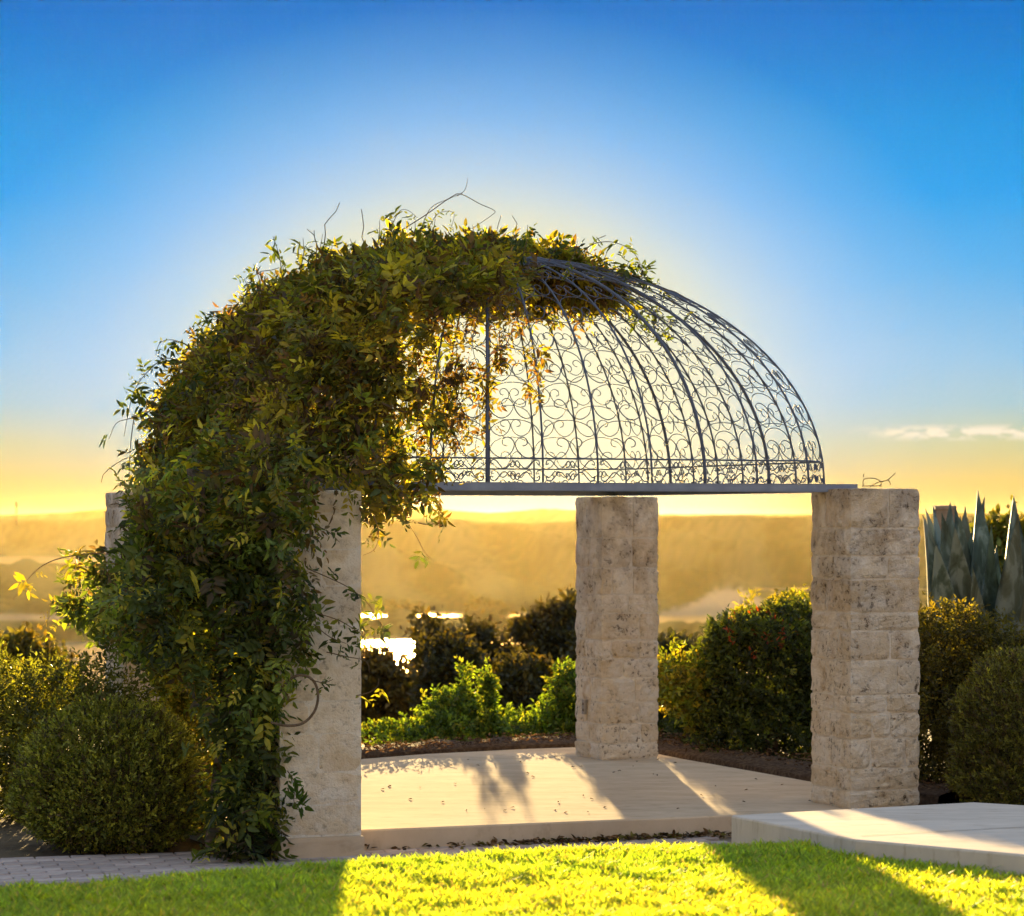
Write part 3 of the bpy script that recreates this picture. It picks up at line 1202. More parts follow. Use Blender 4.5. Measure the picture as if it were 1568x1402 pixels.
def build_vine():
    root = empty('climbing_vine', (-1.75, 17.2, -.14), 'dense green and yellow climbing vine smothering the left half of the iron dome', 'vine')
    P, O = dome_vine_points(12500)
    bl = hanging_points()
    P2_, O2 = blob_clusters(bl, 8200, .55, .25, 3.0)
    # keep the corner of the rear left pillar and the face of the front pillar clear
    P4c = np.array(P4.location)
    k = ~((P2_[:, 0] < P4c[0] - .12) & (P2_[:, 2] > 1.72) & (P2_[:, 1] > 19.2))
    rel = P2_ - np.array([P1.location.x, P1.location.y, 0])
    uu = rel[:, 0] * U.x + rel[:, 1] * U.y
    vv = rel[:, 0] * V.x + rel[:, 1] * V.y
    k &= ~((np.abs(uu) < .27) & (np.abs(vv) < .27))
    zlim = np.where(P2_[:, 2] > .92, -.02, -.24)
    k &= ~((uu > zlim) & (P2_[:, 2] < 2.04) & (rng.random(len(uu)) > .03))
    k &= P2_[:, 2] > -.12
    P2_, O2 = P2_[k], O2[k]
    PP, OO = np.concatenate([P, P2_]), np.concatenate([O, O2])
    # trim to the plant's outline: its left edge, and its right edge on the front pillar
    xr = 784 + PP[:, 0] / PP[:, 1] * FPX
    yr = HZ + (EYE - PP[:, 2]) / PP[:, 1] * FPX
    lo = np.interp(yr, [300, 380, 420, 500, 560, 620, 700, 760, 838, 850, 900, 950, 1000, 1020, 1060, 1100, 1300], [700, 430, 395, 325, 290, 255, 228, 215, 205, 122, 108, 112, 225, 285, 315, 325, 322])
    hi = np.interp(yr, [700, 790, 840, 950, 1040, 1080, 1300], [2000, 540, 470, 468, 452, 418, 416])
    k = (xr > lo + 14 * rng.standard_normal(len(xr))) & (xr < hi)
    PP, OO = PP[k], OO[k]
    B, A, NN, CI, L, W = vine_leaf_clusters(PP, OO)
    zc = PP[:, 2][CI]
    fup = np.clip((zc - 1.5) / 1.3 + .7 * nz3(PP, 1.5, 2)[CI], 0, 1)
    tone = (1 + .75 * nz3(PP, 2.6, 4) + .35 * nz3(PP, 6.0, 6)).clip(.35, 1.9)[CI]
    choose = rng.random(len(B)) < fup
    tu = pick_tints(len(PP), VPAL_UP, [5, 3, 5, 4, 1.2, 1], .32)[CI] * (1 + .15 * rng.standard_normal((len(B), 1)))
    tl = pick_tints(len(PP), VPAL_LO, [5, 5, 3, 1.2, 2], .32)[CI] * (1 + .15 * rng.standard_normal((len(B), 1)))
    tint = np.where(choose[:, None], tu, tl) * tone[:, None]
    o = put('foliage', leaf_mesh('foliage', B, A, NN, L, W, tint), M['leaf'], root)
    tag(o, kind='stuff')
    # woody stems twisting up beside the pillar
    for k in range(6):
        b = MB()
        x0, y0 = -1.72 + random.uniform(-.2, .2), 17.2 + random.uniform(-.15, .15)
        pts = []
        for i in range(22):
            s = i / 21
            pts.append((x0 + .09 * math.sin(5 * s + k) - .18 * s, y0 + .09 * math.cos(6 * s + k * 2) + .1 * s, -.2 + 2.5 * s))
        b.tube(pts, [.03 - .016 * i / 21 for i in range(22)], 7)
        b.build('stem', M['bark'], root, True)
    # bare woody loop in front of the pillar
    b = MB()
    lp = [at(x, y, 16.62) for x, y in ((425, 1060), (450, 1036), (470, 1035), (483, 1047), (487, 1068), (481, 1090), (464, 1107), (440, 1111), (415, 1106))]
    b.tube([Vector(p) for p in catmull([tuple(p) for p in lp], 4)], .0085, 7)
    b.build('loop_stem', M['bark'], root, True)
    # twigs inside the mat
    for k in range(46):
        i = random.randrange(len(P))
        p = Vector(P[i])
        d = Vector((random.gauss(0, 1), random.gauss(0, .6), random.gauss(0, .8))).normalized()
        pts = []
        for s in range(9):
            pts.append(p.copy())
            d = (d + Vector((random.gauss(0, .3), random.gauss(0, .3), random.gauss(0, .3)))).normalized()
            p = p + d * .07
        b = MB()
        b.tube(pts, [.005 - .0003 * s for s in range(9)], 5)
        b.build('twig', M['twig'], root, True)

    # shoots standing off the mat: (picture points, distance, leaf spacing, from, to)
    def shoot(pts, d0, d1=None, leaves=1.0, l=.055, pal=None, start=.0, r=.004, side=1.0):
        d1 = d1 or d0
        n = len(pts)
        Wp = [at(x, y, d0 + (d1 - d0) * i / (n - 1)) for i, (x, y) in enumerate(pts)]
        cv = [Vector(p) for p in catmull([tuple(p) for p in Wp], 6)]
        b = MB()
        m = len(cv)
        b.tube(cv, [r * (1 - .6 * i / m) for i in range(m)], 5)
        sh = b.build('shoot', M['twig'], root, True)
        if leaves > 0:
            length = sum((cv[i + 1] - cv[i]).length for i in range(m - 1))
            nc = max(3, int(length / .055 * leaves))
            ii = rng.integers(int(start * (m - 1)), m - 1, nc)
            Q = np.array([tuple(cv[i]) for i in ii]) + rng.standard_normal((nc, 3)) * .006
            T = np.array([tuple((cv[i + 1] - cv[i]).normalized()) for i in ii])
            oo = unit(rng.standard_normal((nc, 3)) * side + T * .5 + np.array([0, 0, .25]))
            B, A, NN, CI, L, W_ = vine_leaf_clusters(Q, oo, 5, l, l * .36, .085)
            tt = pick_tints(len(B), pal or [(.05, .08, .02), (.09, .11, .02), (.03, .05, .02)])
            f = put('leaves', leaf_mesh('leaves', B, A, NN, L, W_, tt), M['leaf'], sh)
            f.matrix_parent_inverse = sh.matrix_parent_inverse.inverted() if False else sh.matrix_parent_inverse @ sh.matrix_parent_inverse.inverted()
            tag(f, kind='stuff')
    DF = 19.4
    # bare arching canes on top
    shoot([(615, 352), (650, 330), (690, 302), (706, 297), (735, 312), (757, 322), (752, 330), (722, 350)], DF, leaves=.0, r=.0042)
    shoot([(700, 300), (712, 290), (716, 272)], DF, leaves=0, r=.003)
    shoot([(645, 350), (660, 318), (690, 303), (708, 296)], DF, leaves=0, r=.0035)
    shoot([(600, 345), (612, 323), (625, 322), (640, 334)], DF, leaves=0, r=.003)
    shoot([(655, 350), (672, 326), (695, 326), (690, 350)], DF, leaves=.15, r=.003)
    # leafy tips on top
    for (x, y, dx, dy, lv) in ((575, 385, 6, -48, 1.6), (590, 380, 10, -42, 1.6), (630, 375, 5, -45, 1.7), (655, 372, 12, -44, 1.5), (720, 378, 4, -34, 1.5), (745, 385, 10, -32, 1.5), (800, 392, 8, -48, 2.2),
                               (795, 395, -10, -40, 1.6), (840, 400, 12, -32, 1.6), (870, 405, 14, -36, 1.8), (910, 415, 20, -30, 1.8), (940, 425, 24, -26, 1.8), (460, 412, 4, -48, 2.0), (478, 410, 16, -52, 2.2), (495, 405, 14, -30, 1.8),
                               (432, 425, -14, -64, 1.8), (400, 450, -12, -46, 1.6), (385, 465, -12, -40, 1.6), (352, 500, -40, -22, 1.8), (345, 512, -48, -18, 1.6), (300, 590, -34, -28, 1.5), (275, 625, -40, -24, 1.6), (540, 395, -4, -30, 1.4), (690, 375, 3, -28, 1.4)):
        shoot([(x, y), (x + dx * .5 + 3, y + dy * .5), (x + dx, y + dy)], DF + random.uniform(-.5, .3), leaves=lv, l=.062, start=.2)
    # right-hand tendrils over the bare lattice
    shoot([(885, 395), (905, 375), (935, 370), (962, 380), (978, 398), (986, 425)], DF, leaves=.9, l=.06, start=.15)
    shoot([(950, 418), (985, 425), (1010, 440), (1035, 447), (1062, 465), (1068, 478)], DF, leaves=.5, l=.055)
    shoot([(975, 400), (985, 415), (1000, 432)], DF, leaves=1.2)
    shoot([(905, 430), (950, 445), (1000, 475), (1028, 498)], 20.6, leaves=2.4, l=.06)
    shoot([(905, 440), (945, 470), (985, 492), (1020, 512)], 20.6, leaves=2.4, l=.06)
    shoot([(860, 430), (900, 455), (940, 478)], 20.8, leaves=2.4, l=.06)
    # left-hand tendrils
    shoot([(300, 545), (285, 528), (262, 520), (245, 525), (238, 545)], 18.6, leaves=.9, start=.3)
    shoot([(290, 560), (255, 548), (225, 570), (205, 600), (195, 640), (190, 668)], 18.6, leaves=1.1, start=.1)
    shoot([(260, 640), (225, 630), (200, 640), (178, 648), (167, 672)], 18.6, leaves=.25)
    shoot([(205, 640), (200, 680), (198, 730), (200, 745)], 18.6, leaves=.35)
    shoot([(255, 585), (245, 600), (225, 625), (215, 610)], 18.6, leaves=1.0)
    shoot([(225, 760), (205, 775), (195, 800)], 18.6, leaves=1.2)
    # bare branch out to the far left
    shoot([(170, 848), (130, 848), (90, 855), (62, 868), (40, 890), (20, 918)], 20.2, leaves=.45, l=.075, pal=[(.24, .2, .02), (.16, .15, .02)], r=.006, start=.25)
    shoot([(100, 905), (85, 930), (72, 950), (62, 962)], 20.2, leaves=.5, r=.004, pal=[(.2, .17, .02)])
    # strands hanging inside and under the beam
    ST = [(735, 470, 640), (748, 470, 655), (700, 520, 690), (715, 560, 690), (680, 560, 720), (660, 600, 740), (640, 640, 770), (625, 680, 800), (605, 700, 780), (585, 730, 800), (570, 740, 830), (650, 620, 770), (690, 600, 700), (765, 440, 560), (785, 440, 540), (808, 470, 560),
          (815, 520, 600), (825, 540, 600), (730, 600, 720), (672, 700, 790), (618, 740, 800)]
    for (x, y0, y1) in ST:
        dd = 18.0 - (x - 750) / 900.0 + random.uniform(-.2, .5)
        w_ = random.uniform(-14, 14)
        shoot([(x, y0), (x + w_, y0 + (y1 - y0) * .35), (x - w_ * .4, y0 + (y1 - y0) * .7), (x + w_ * .8, y1)], dd, leaves=random.uniform(1.4, 2.4), l=.052, pal=[(.12, .10, .02), (.09, .09, .02), (.18, .15, .02), (.11, .06, .02)], r=.003)
    shoot([(612, 770), (625, 800), (640, 825), (650, 845), (662, 856)], 17.3, leaves=.5, l=.05, r=.003)
    shoot([(640, 800), (655, 803), (672, 800), (680, 806)], 17.3, leaves=1.2, l=.05)
    shoot([(572, 790), (580, 815), (574, 840), (556, 850)], 16.9, leaves=.7, l=.05)
    # sprays across the front pillar
    shoot([(470, 870), (505, 885), (535, 900), (560, 920), (578, 945), (590, 968)], 16.62, leaves=1.3, l=.058, start=.0)
    shoot([(490, 940), (520, 950), (545, 965), (560, 975)], 16.62, leaves=1.5, l=.062)
    shoot([(480, 955), (505, 975), (530, 985)], 16.62, leaves=1.6, l=.062)
    shoot([(500, 998), (530, 1005), (560, 1012), (566, 1030)], 16.6, leaves=.35, l=.05)
    shoot([(545, 1065), (565, 1060), (578, 1050), (580, 1038)], 16.6, leaves=.5, l=.05, pal=[(.2, .2, .02)])
    shoot([(470, 800), (500, 812), (520, 830)], 16.62, leaves=1.8, l=.065)
    shoot([(475, 1040), (495, 1045), (510, 1040)], 16.6, leaves=.8, l=.05)
    shoot([(440, 1180), (452, 1200), (450, 1225), (456, 1240)], 16.6, leaves=2.0, l=.08, pal=[(.05, .1, .02), (.07, .13, .02)])
    shoot([(370, 1245), (385, 1240), (398, 1248)], 16.6, leaves=2.0, l=.075, pal=[(.1, .16, .02), (.14, .18, .02)])


build_vine()


# ------------------------------------------------------------------ shrubs and trees
def stems(root, base, top_r, h, n=6, r=.02, name='stem', mat='bark', lean=.5):
    for k in range(n):
        th = 2 * math.pi * k / n + random.random()
        b = MB()
        e = Vector((math.cos(th) * top_r * lean, math.sin(th) * top_r * lean, h * random.uniform(.75, 1)))
        pts = []
        for i in range(7):
            s = i / 6
            pts.append(Vector(base) + Vector((e.x * s ** 1.3, e.y * s ** 1.3, e.z * s)) + Vector((random.gauss(0, .015), random.gauss(0, .015), 0)) * h)
        b.tube(pts, [r * (1 - .7 * i / 6) for i in range(7)], 6)
        b.build(name, M[mat], root, True)


def shrub(name, label, cat, base, blobs, n, per, L, W, pal, wts=None, slen=.08, spread=.012, up=.4, rnd=.6, shell=.6, rough=.2, mat='shrub_leaf', nst=6, sr=.014, group=None, flowers=0, seed=1.0, sth=None, zmin=None, tips=None, along=.35):
    root = empty(name, base, label, cat, group)
    P, O = blob_clusters(blobs, n, shell, rough, seed, zmin=zmin)
    B, A, NN, CI = sprigs(P, O, per, slen, spread, up, rnd, along)
    t = pick_tints(len(P), pal, wts, .3)[CI] * (1 + .15 * rng.standard_normal((len(B), 1))).clip(.5, 1.6)
    if tips is not None:
        # young leaves of another colour on the outermost sprigs of the upper crown
        zz = P[:, 2]
        k = (zz > np.quantile(zz, .72)) & (rng.random(len(zz)) < tips[1])
        t[k[CI]] = np.array(tips[0]) * (1 + .2 * rng.standard_normal((k[CI].sum(), 1)))
    sc = .75 + .5 * rng.random(len(B))
    o = put('foliage', leaf_mesh('foliage', B, A, NN, L * sc, W * sc, t), M[mat], root)
    tag(o, kind='stuff')
    bx = np.array([b_[0] for b_ in blobs])
    h = (sth if sth else (bx[:, 2].max() - base[2]))
    stems(root, base, np.mean([b_[1][0] for b_ in blobs]), max(h, .2), nst, sr)
    for k in range(flowers):
        i = rng.integers(0, len(P))
        c = Vector(P[i]) + Vector(O[i]) * .05
        b = MB()
        nrm = Vector(O[i]).normalized()
        a = nrm.orthogonal().normalized()
        d = nrm.cross(a)
        for q in range(5):
            th = q * 2 * math.pi / 5
            e1 = a * math.cos(th) + d * math.sin(th)
            e2 = -a * math.sin(th) + d * math.cos(th)
            b.add([c, c + e1 * .016 + e2 * .010 + nrm * .006, c + e1 * .026 + nrm * .004, c + e1 * .016 - e2 * .010 + nrm * .006], [(0, 1, 2, 3)])
        b.build('flower', M['flower'], root)
    return root


def gz(x, y):
    return ground_z(x, y) - .02


BOX = [(.13, .15, .03), (.19, .21, .04), (.30, .31, .055), (.08, .065, .03)]
shrub('boxwood_shrub', 'clipped round dark green boxwood at the left beside the brick path', 'shrub', (-2.58, 17.6, -.16),
      [((-2.60, 17.58, .30), (.575, .56, .48)), ((-2.60, 17.58, .15), (.595, .57, .34))], 15000, 7, .024, .0125, BOX, [4, 4, 3, 3], .055, .004, .8, .4, .80, .08, 'box_leaf', 26, .007, seed=2.0, sth=.5, zmin=-.12, along=.8)
# bare twigs at its foot
FL = [(.09, .11, .026), (.12, .14, .03), (.06, .07, .024), (.18, .17, .035)]
shrub('flowering_shrub', 'loose dark shrub with pink flowers behind the clipped boxwood', 'shrub', (-3.2, 19.3, -.16),
      [((-3.75, 19.4, .36), (.62, .6, .60)), ((-3.1, 19.3, .38), (.62, .6, .58)), ((-2.75, 19.5, .25), (.35, .4, .40)), ((-4.2, 20.4, .40), (.7, .6, .60))], 6500, 7, .042, .017, FL, [4, 3, 4, 1], .10, .012, .4, .7, .6, .25, nst=8, sr=.012, flowers=9, seed=3.0)
shrub('bright_shrub', 'sunlit yellow green shrub glowing between the boxwood and the vine', 'shrub', (-2.15, 18.35, -.16),
      [((-2.18, 18.4, .45), (.24, .3, .55)), ((-2.2, 18.35, .92), (.22, .25, .26))], 1300, 7, .05, .02, [(.17, .18, .02), (.12, .15, .02), (.22, .19, .02)], None, .10, .012, .5, .7, .4, .3, nst=5, sr=.009, seed=4.0)

GRN = [(.085, .145, .022), (.12, .18, .025), (.06, .11, .02), (.17, .19, .03)]


def px_blob(x, y, d, rx, ry, rz=None):
    p = at(x, y, d)
    k = d / FPX
    return ((p.x, p.y, p.z), (rx * k, (rz if rz else rx) * k, ry * k))


shrub('fresh_shrub', 'light green shrub with two tall shoots behind the terrace', 'shrub', tuple(at(705, 1175, 26.6)),
      [px_blob(700, 1118, 26.6, 72, 42), px_blob(640, 1138, 26.4, 58, 26), px_blob(765, 1120, 26.8, 40, 36), *[px_blob(712, 1062 + k, 26.6, 5, 46) for k in range(4)], *[px_blob(746, 1064 + k, 26.6, 5, 44) for k in range(4)], px_blob(590, 1122, 26.5, 30, 10), px_blob(690, 1085, 26.6, 40, 24)],
      1700, 8, .050, .024, GRN, [4, 3, 3, 2], .075, .012, .5, .6, .3, .3, nst=7, sr=.010, seed=5.0)
shrub('fresh_shrub', 'light green shrub leaning against the left side of the rear pillar', 'shrub', tuple(at(850, 1175, 26.0)),
      [px_blob(850, 1122, 26.0, 52, 36), px_blob(880, 1075, 26.0, 34, 46), px_blob(865, 1050, 26.0, 16, 24), px_blob(812, 1135, 26.2, 30, 22)],
      1000, 8, .058, .026, GRN, [4, 3, 3, 2], .12, .012, .5, .6, .3, .3, nst=6, sr=.010, seed=6.0)
shrub('garden_tree', 'small yellow green tree with a thin trunk right of the rear pillar', 'tree', tuple(at(1090, 1185, 23.2)),
      [px_blob(1065, 1055, 23.2, 40, 36), px_blob(1040, 1055, 23.4, 32, 26), px_blob(1080, 1095, 23.2, 26, 30), px_blob(1025, 1015, 23.5, 12, 30), px_blob(1012, 1050, 23.5, 22, 26), px_blob(1085, 1030, 23.2, 30, 30)],
      900, 8, .055, .026, [(.15, .17, .02), (.11, .15, .02), (.20, .17, .02)], None, .11, .014, .2, .8, .3, .3, nst=2, sr=.022, seed=7.0, sth=.75)
shrub('evergreen_shrub', 'big rounded evergreen shrub with red young leaves beside the front right pillar', 'shrub', tuple(at(1180, 1195, 23.0)),
      [px_blob(1180, 1040, 23.2, 105, 95), px_blob(1175, 1130, 23.0, 110, 75), px_blob(1215, 985, 23.4, 60, 58), px_blob(1140, 1015, 23.2, 62, 66), px_blob(1270, 1040, 23.4, 70, 100)],
      7000, 8, .050, .021, [(.045, .065, .016), (.06, .085, .02), (.03, .042, .014), (.11, .12, .02)], [4, 3, 3, 1], .11, .012, .4, .6, .66, .16, nst=9, sr=.02, seed=8.0, tips=((.24, .05, .02), .045))
shrub('dark_shrub', 'dark shrub in deep shade low behind the rear pillar', 'shrub', tuple(at(1040, 1165, 25.5)),
      [px_blob(1050, 1100, 25.5, 70, 70), px_blob(1010, 1110, 25.6, 50, 60), px_blob(1090, 1130, 24.6, 60, 50)],
      3000, 7, .05, .022, [(.03, .045, .014), (.04, .06, .016)], None, .11, .014, .4, .6, .5, .2, nst=6, sr=.014, seed=9.0)
shrub('yellow_shrub', 'two slim yellow green shrub tops rising behind the evergreen shrub', 'shrub', tuple(at(1170, 1040, 28.5)),
      [px_blob(1147, 945, 28.0, 10, 34), px_blob(1150, 975, 28.0, 18, 30), px_blob(1215, 940, 28.5, 32, 28), px_blob(1180, 975, 28.5, 50, 30)],
      700, 8, .055, .022, [(.17, .18, .02), (.22, .20, .02)], None, .11, .014, .6, .6, .3, .25, nst=4, sr=.012, seed=10.0)
# right-hand bed
shrub('flowering_shrub', 'shrub with sunlit golden top and pink flowers right of the front pillar', 'shrub', tuple(at(1480, 1230, 20.2)),
      [px_blob(1455, 1010, 20.2, 78, 80), px_blob(1520, 1030, 20.3, 72, 80), px_blob(1480, 1120, 20.1, 110, 120), px_blob(1390, 1040, 20.8, 60, 100)],
      6500, 8, .036, .015, [(.065, .065, .016), (.085, .085, .018), (.045, .045, .016), (.13, .11, .02)], [4, 3, 3, 2], .09, .012, .4, .7, .62, .18, nst=9, sr=.014, flowers=11, seed=11.0)
shrub('boxwood_shrub', 'clipped boxwood at the right picture edge behind the concrete path', 'shrub', tuple(at(1600, 1240, 18.6)),
      [px_blob(1608, 1120, 18.6, 145, 125), px_blob(1610, 1190, 18.5, 150, 80)], 14000, 7, .025, .0125, [(.10, .10, .024), (.13, .13, .028), (.17, .17, .032), (.065, .05, .022)], [4, 4, 2, 3], .06, .004, .8, .35, .82, .06, 'box_leaf', 12, .010, seed=12.0, sth=.6, along=.8)

# trees on the slope below the terrace
TP = [(.040, .042, .012), (.055, .055, .014), (.028, .030, .012), (.10, .08, .015)]


def tree(label, x, ytop, d, rx, ybot, seed, n=1500, pal=TP, name='oak_tree', L=.11):
    top = at(x, ytop, d)
    k = d / FPX
    rx_m = rx * k
    h_c = (ybot - ytop) * k
    gzv = ground_z(top.x, d)
    base = (top.x, d, gzv - .1)
    bl = []
    r_ = random.Random(seed)
    for i in range(7):
        a = r_.uniform(0, 2 * math.pi)
        q = r_.uniform(.2, .75)
        rr = rx_m * r_.uniform(.30, .48)
        zt = top.z - h_c * (.16 + .62 * (i / 6.0)) + r_.uniform(-.1, .1) * h_c
        if i == 0:
            q = .1
        bl.append(((top.x + math.cos(a) * q * rx_m, d + math.sin(a) * q * rx_m, zt), (rr, rr, h_c * r_.uniform(.17, .26))))
    root = empty(name, base, label, 'tree', 'trees on the slope below the terrace')
    P, O = blob_clusters(bl, int(n * .8), .35, .42, seed * 1.3)
    B, A, NN, CI = sprigs(P, O, 8, .28, .05, .6, .8)
    t = pick_tints(len(P), pal, [4, 3, 3, 1], .25)[CI] * (1 + .15 * rng.standard_normal((len(B), 1))).clip(.5, 1.6)
    sc = .75 + .5 * rng.random(len(B))
    tag(put('crown', leaf_mesh('crown', B, A, NN, L * sc, L * .5 * sc, t), M['tree_leaf'], root), kind='stuff')
    b = MB()
    hh = top.z - h_c * .5 - base[2]
    pts = [Vector(base) + Vector((.08 * math.sin(2.2 * i / 6 + seed) * hh * .3, .05 * i / 6, hh * i / 6)) for i in range(7)]
    b.tube(pts, [.16 - .014 * i for i in range(7)], 8)
    b.build('trunk', M['bark'], root, True)
    for q in bl[:6]:
        b = MB()
        s0 = pts[3 + r_.randrange(3)]
        e = Vector(q[0])
        mid = s0.lerp(e, .5) + Vector((0, 0, .12 * hh * .5))
        b.tube([s0, mid, e], [.07, .05, .02], 6)
        b.build('limb', M['bark'], root, True)
    return root


tree('tall rounded oak just left of the rear pillar, crown against the hazy lake', 860, 925, 46, 72, 1080, 1, 1900)
tree('lower oak with a flat crown in the gap left of the tallest oak', 735, 968, 50, 62, 1090, 2, 1500)
tree('slim dark tree standing in the sun glitter on the water', 655, 955, 44, 17, 1060, 3, 330)
tree('small oak below the bright water beside the vine-clad pillar', 590, 1006, 40, 60, 1150, 4, 1300, [(.09, .07, .014), (.12, .09, .015), (.07, .055, .012), (.16, .11, .02)])
tree('dark oak low in the middle behind the shrub with tall shoots', 690, 1015, 38, 78, 1160, 5, 1700)
tree('dark oak low to the left of the rear pillar below the tallest oak', 810, 1020, 37, 90, 1165, 6, 1900)
tree('dark oak behind the right side of the rear pillar, flat top below the lake', 1035, 990, 44, 92, 1100, 7, 1900, [(.03, .035, .012), (.04, .045, .013), (.025, .028, .012), (.05, .05, .013)])
tree('oak hidden mostly by the rear pillar', 940, 960, 42, 70, 1100, 8, 1200)
tree('oak at the far left edge beyond the flowering shrub', 40, 1000, 36, 70, 1110, 9, 1300, [(.11, .11, .02), (.09, .10, .02), (.14, .12, .02), (.16, .13, .02)])
tree('oak behind the agaves at the right picture edge', 1545, 815, 30, 62, 990, 10, 1700, [(.11, .14, .02), (.09, .12, .02), (.14, .14, .02), (.16, .13, .02)])

# trees on the island in the lake
for (x, yt, d, rx, lab) in ((735, 915, 1690, 26, 'hazy round tree clump on the lake spit left of the oaks, the larger'), (612, 922, 1690, 34, 'hazy low tree clump on the lake spit nearest the vine-clad pillar'), (762, 922, 1700, 12, 'small hazy tree at the right end of the lake spit')):
    p = at(x, 946, d)
    root = empty('lakeside_tree', p, lab, 'tree', 'hazy trees on the lake spit')
    k = d / FPX
    P, O = blob_clusters([((p.x, d, p.z + (946 - yt) * k * .5), (rx * k, rx * k, (946 - yt) * k * .5)), ((p.x + rx * k * .5, d, p.z + (946 - yt) * k * .35), (rx * k * .7, rx * k, (946 - yt) * k * .36))], 260, .4, .3, x)
    B, A, NN, CI = sprigs(P, O, 6, 1.2, .5)
    tag(put('crown', leaf_mesh('crown', B, A, NN, 1.6, 1.0, pick_tints(len(B), TP)), M['tree_leaf'], root), kind='stuff')
    b = MB()
    b.tube([p, p + Vector((0, 0, (946 - yt) * k * .5))], [.5, .3], 6)
    b.build('trunk', M['bark'], root)

# radio mast on the far left ridge
p = at(25, 797, 4400)
root = empty('radio_mast', p, 'tiny dark mast on the hazy ridge at the far left', 'mast')
b = MB()
b.tube([p - Vector((0, 0, 8)), p + Vector((0, 0, 26))], [1.1, .8], 6)
b.build('pole', M['twig'], root)
b = MB()
b.tube([p + Vector((0, 0, 22)), p + Vector((0, 0, 30))], [2.0, 2.0], 8)
b.build('antenna_drum', M['twig'], root)


# ------------------------------------------------------------------ agaves, post, twigs
def agave_leaf(base, tip, width, bend, seed):
    base, tip = Vector(base), Vector(tip)
    ax = tip - base
    L = ax.length
    r_ = random.Random(seed)
    side = Vector((1, 0, 0)) * math.cos(r_.uniform(-.9, .9)) + Vector((0, 1, 0)) * math.sin(r_.uniform(-.9, .9))
    side = (side - ax * side.dot(ax) / L ** 2).normalized()
    nr = side.cross(ax).normalized()
    if nr.y > 0:
        nr = -nr
    ctrl = base + Vector((ax.x * .22, ax.y * .3, ax.z * .58))
    prof = [(0, .62), (.12, .72), (.28, .95), (.42, 1.0), (.58, .84), (.72, .6), (.84, .36), (.93, .16), (.985, .04), (1.0, .012)]
    vs, fs = [], []
    n = 8
    for s, wk in prof:
        c = base * (1 - s) ** 2 + ctrl * (2 * s * (1 - s)) + tip * s ** 2 + nr * (bend * math.sin(math.pi * s) * L)
        w = width * .5 * wk
        ring = []
        for k in range(n):
            th = 2 * math.pi * k / n
            cx, cy = math.cos(th), math.sin(th)
            # gutter: thick in the middle, edges raised towards the front
            ring.append(c + side * (w * cx) + nr * (w * .20 * cy + w * .62 * cx * cx))
        vs += ring
    for i in range(len(prof) - 1):
        for k in range(n):
            fs.append((i * n + k, i * n + (k + 1) % n, (i + 1) * n + (k + 1) % n, (i + 1) * n + k))
    b = MB()
    b.add(vs, fs)
    return b


ag = empty('agave', at(1470, 1120, 22.6), 'large blue green agave with upright spiked leaves beside the front right pillar', 'agave')
AB = at(1470, 1120, 22.6)
for i, (tx, ty, bx, dd, w) in enumerate(((1413, 788, 1425, 22.8, .30), (1416, 776, 1440, 23.0, .28), (1428, 772, 1450, 22.9, .27), (1442, 785, 1470, 22.2, .32), (1455, 768, 1478, 23.1, .30), (1462, 772, 1480, 22.8, .26),
                                         (1497, 750, 1482, 22.6, .33), (1508, 760, 1488, 22.9, .27), (1518, 803, 1500, 22.4, .24), (1462, 806, 1476, 21.9, .32), (1432, 830, 1450, 21.9, .30), (1490, 870, 1496, 21.8, .22), (1470, 790, 1476, 22.5, .30), (1421, 815, 1438, 22.3, .30), (1448, 800, 1462, 22.7, .30), (1503, 790, 1494, 23.1, .28), (1478, 775, 1480, 23.2, .26), (1526, 835, 1506, 22.8, .26))):
    agave_leaf(AB + Vector(((bx - 1470) * .004, (dd - 22.6) * .3, -.12)), at(tx, ty, dd), w * 1.15, random.uniform(-.02, .04), i).build('leaf', M['agave'], ag, True)
AB2 = at(1560, 1120, 22.3)
ag2 = empty('agave', AB2, 'agave with fewer leaves at the right picture edge, one leaf turning brown', 'agave')
for i, (tx, ty, bx, dd, w) in enumerate(((1552, 757, 1535, 22.3, .33), (1556, 786, 1548, 22.6, .26), (1559, 788, 1546, 22.0, .28), (1600, 770, 1585, 22.4, .33), (1585, 850, 1580, 21.9, .34), (1640, 800, 1610, 22.2, .33), (1620, 850, 1600, 21.7, .3))):
    agave_leaf(AB2 + Vector(((bx - 1560) * .004, (dd - 22.3) * .3, -.12)), at(tx, ty, dd), w * 1.15, random.uniform(-.02, .04), 40 + i).build('leaf', M['agave'], ag2, True)

pp = at(1446, 772, 25.5)
root = empty('stone_post', (pp.x, pp.y, -.3), 'short dark stone post top showing behind the agave leaves', 'post')
me = stone_mesh(.19, .19, pp.z + .25, .008, Vector((1, 2, 3)), 5)
me.materials.append(M['post'])
o = put('shaft', me, None, root, False)
me = stone_mesh(.205, .205, .05, .006, Vector((3, 2, 3)), 3)
me.materials.append(M['post'])
o = put('cap', me, None, root, False)
o.location = (0, 0, pp.z + .24)

root = empty('dry_twig', at(1345, 744, 18.6), 'thin dry twigs lying on top of the front right pillar', 'twig')
for k, pts in enumerate(([(1322, 744), (1322, 735), (1330, 732), (1342, 733), (1350, 740), (1345, 744)], [(1332, 745), (1345, 738), (1358, 735), (1365, 730), (1371, 724)], [(1345, 738), (1352, 737), (1360, 735), (1364, 742)], [(1322, 730), (1323, 725)], [(1320, 744), (1335, 743.5), (1352, 744)])):
    b = MB()
    b.tube([Vector(p) for p in catmull([tuple(at(x, y, 18.6)) for x, y in pts], 4)], .003, 5)
    b.build('branch', M['twig'], root, True)


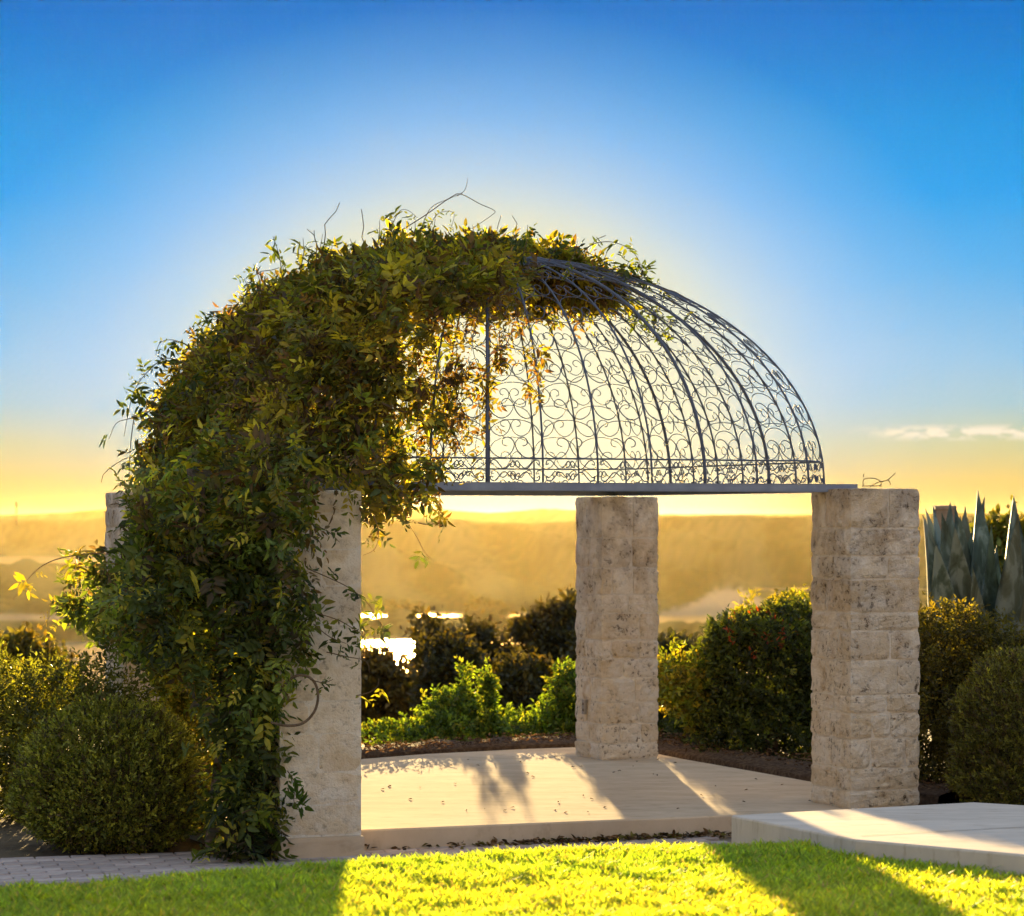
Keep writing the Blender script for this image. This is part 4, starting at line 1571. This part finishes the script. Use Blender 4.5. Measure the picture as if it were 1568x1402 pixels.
# ------------------------------------------------------------------ mulch bed and litter
def mulch_bed():
    b = MB()
    # long low mound along the back edge of the terrace
    path = [uv(-2.2, 2.55), uv(-1.2, 2.62), uv(-.2, 2.74), uv(.65, 3.06), uv(1.6, 3.2), uv(2.45, 3.1), uv(2.6, 2.6), uv(2.62, 1.6), uv(2.62, .3), uv(2.62, -1.2), uv(2.75, -1.9)]
    cv = catmull([tuple(p) for p in path], 8)
    vs, fs = [], []
    prof = [(-.13, -.10), (-.10, .022), (.02, .055), (.25, .075), (.55, .02), (.9, -.25)]
    m = len(cv)
    for i, p in enumerate(cv):
        p = Vector(p)
        tg = (Vector(cv[min(i + 1, m - 1)]) - Vector(cv[max(i - 1, 0)])).normalized()
        nr = Vector((-tg.y, tg.x, 0))
        if (p - C0).dot(nr) < 0:
            nr = -nr
        for o_, z in prof:
            q = p + nr * o_
            vs.append((q.x, q.y, z * (1 if o_ < 0 else (.8 + .4 * mnoise.noise(Vector((q.x * 4, q.y * 4, 0))))) ))
    k = len(prof)
    for i in range(m - 1):
        for j in range(k - 1):
            fs.append((i * k + j, (i + 1) * k + j, (i + 1) * k + j + 1, i * k + j + 1))
    b.add(vs, fs)
    tag(b.build('mulch_bed', M['mulch'], smooth=True), kind='structure')
    # wood chips and dead leaves
    n = 2600
    ii = rng.integers(0, m, n)
    P = np.array([cv[i] for i in ii])
    P += np.stack([rng.uniform(-.1, .6, n), rng.uniform(-.1, .6, n), np.full(n, .07)], 1)
    A = unit(np.stack([rng.standard_normal(n), rng.standard_normal(n), .25 * rng.standard_normal(n)], 1))
    NN = np.array([0, 0, 1.0]) + .5 * rng.standard_normal((n, 3))
    o = put('wood_chips', leaf_mesh('wood_chips', P, A, NN, .045, .016, pick_tints(n, [(.10, .06, .035), (.2, .13, .08), (.06, .035, .02)])), M['dead'])
    tag(o, 'brown wood chips and dead leaves on the bed behind the terrace', 'mulch', kind='stuff')
    # dead leaves along the foot of the terrace edge
    n = 420
    s = np.concatenate([rng.beta(2.2, 1.4, 360) * 2.5 - .8, rng.uniform(-1.0, 1.6, 60)])
    f0, f1 = Vector((-3.3, 16.45, 0)), Vector((2.62, 18.55, 0))
    e = (f1 - f0).normalized()
    g = Vector((e.y, -e.x, 0))
    tX = (s - f0.x) / e.x
    off = np.abs(rng.standard_normal(n)) * .05 + .012
    P = np.array([f0.x, f0.y, 0])[None] + tX[:, None] * np.array(e)[None] + off[:, None] * np.array(g)[None]
    P[:, 2] = -.125 + .035 * rng.random(n) * np.exp(-off / .06)
    A = unit(np.stack([rng.standard_normal(n), rng.standard_normal(n), .3 * rng.standard_normal(n)], 1))
    NN = np.array([0, 0, 1.0]) + .6 * rng.standard_normal((n, 3))
    o = put('leaf_litter', leaf_mesh('leaf_litter', P, A, NN, .05, .024, pick_tints(n, [(.10, .06, .03), (.16, .10, .05), (.05, .035, .02), (.12, .11, .03)])), M['dead'])
    tag(o, 'small dead leaves gathered along the foot of the terrace edge', 'leaves', kind='stuff')


mulch_bed()


def scattered_leaves():
    n = 60
    uu, vv = rng.uniform(-1.6, 2.3, n), rng.uniform(-2.0, 2.5, n)
    P = np.array([tuple(uv(a, b_, .006)) for a, b_ in zip(uu, vv)])
    A = unit(np.stack([rng.standard_normal(n), rng.standard_normal(n), .1 * rng.standard_normal(n)], 1))
    NN = np.array([0, 0, 1.0]) + .25 * rng.standard_normal((n, 3))
    o = put('fallen_leaves', leaf_mesh('fallen_leaves', P, A, NN, .034, .015, pick_tints(n, [(.10, .06, .03), (.06, .04, .02)])), M['dead'])
    tag(o, 'tiny dry leaves scattered over the terrace floor', 'leaves', kind='stuff')


scattered_leaves()
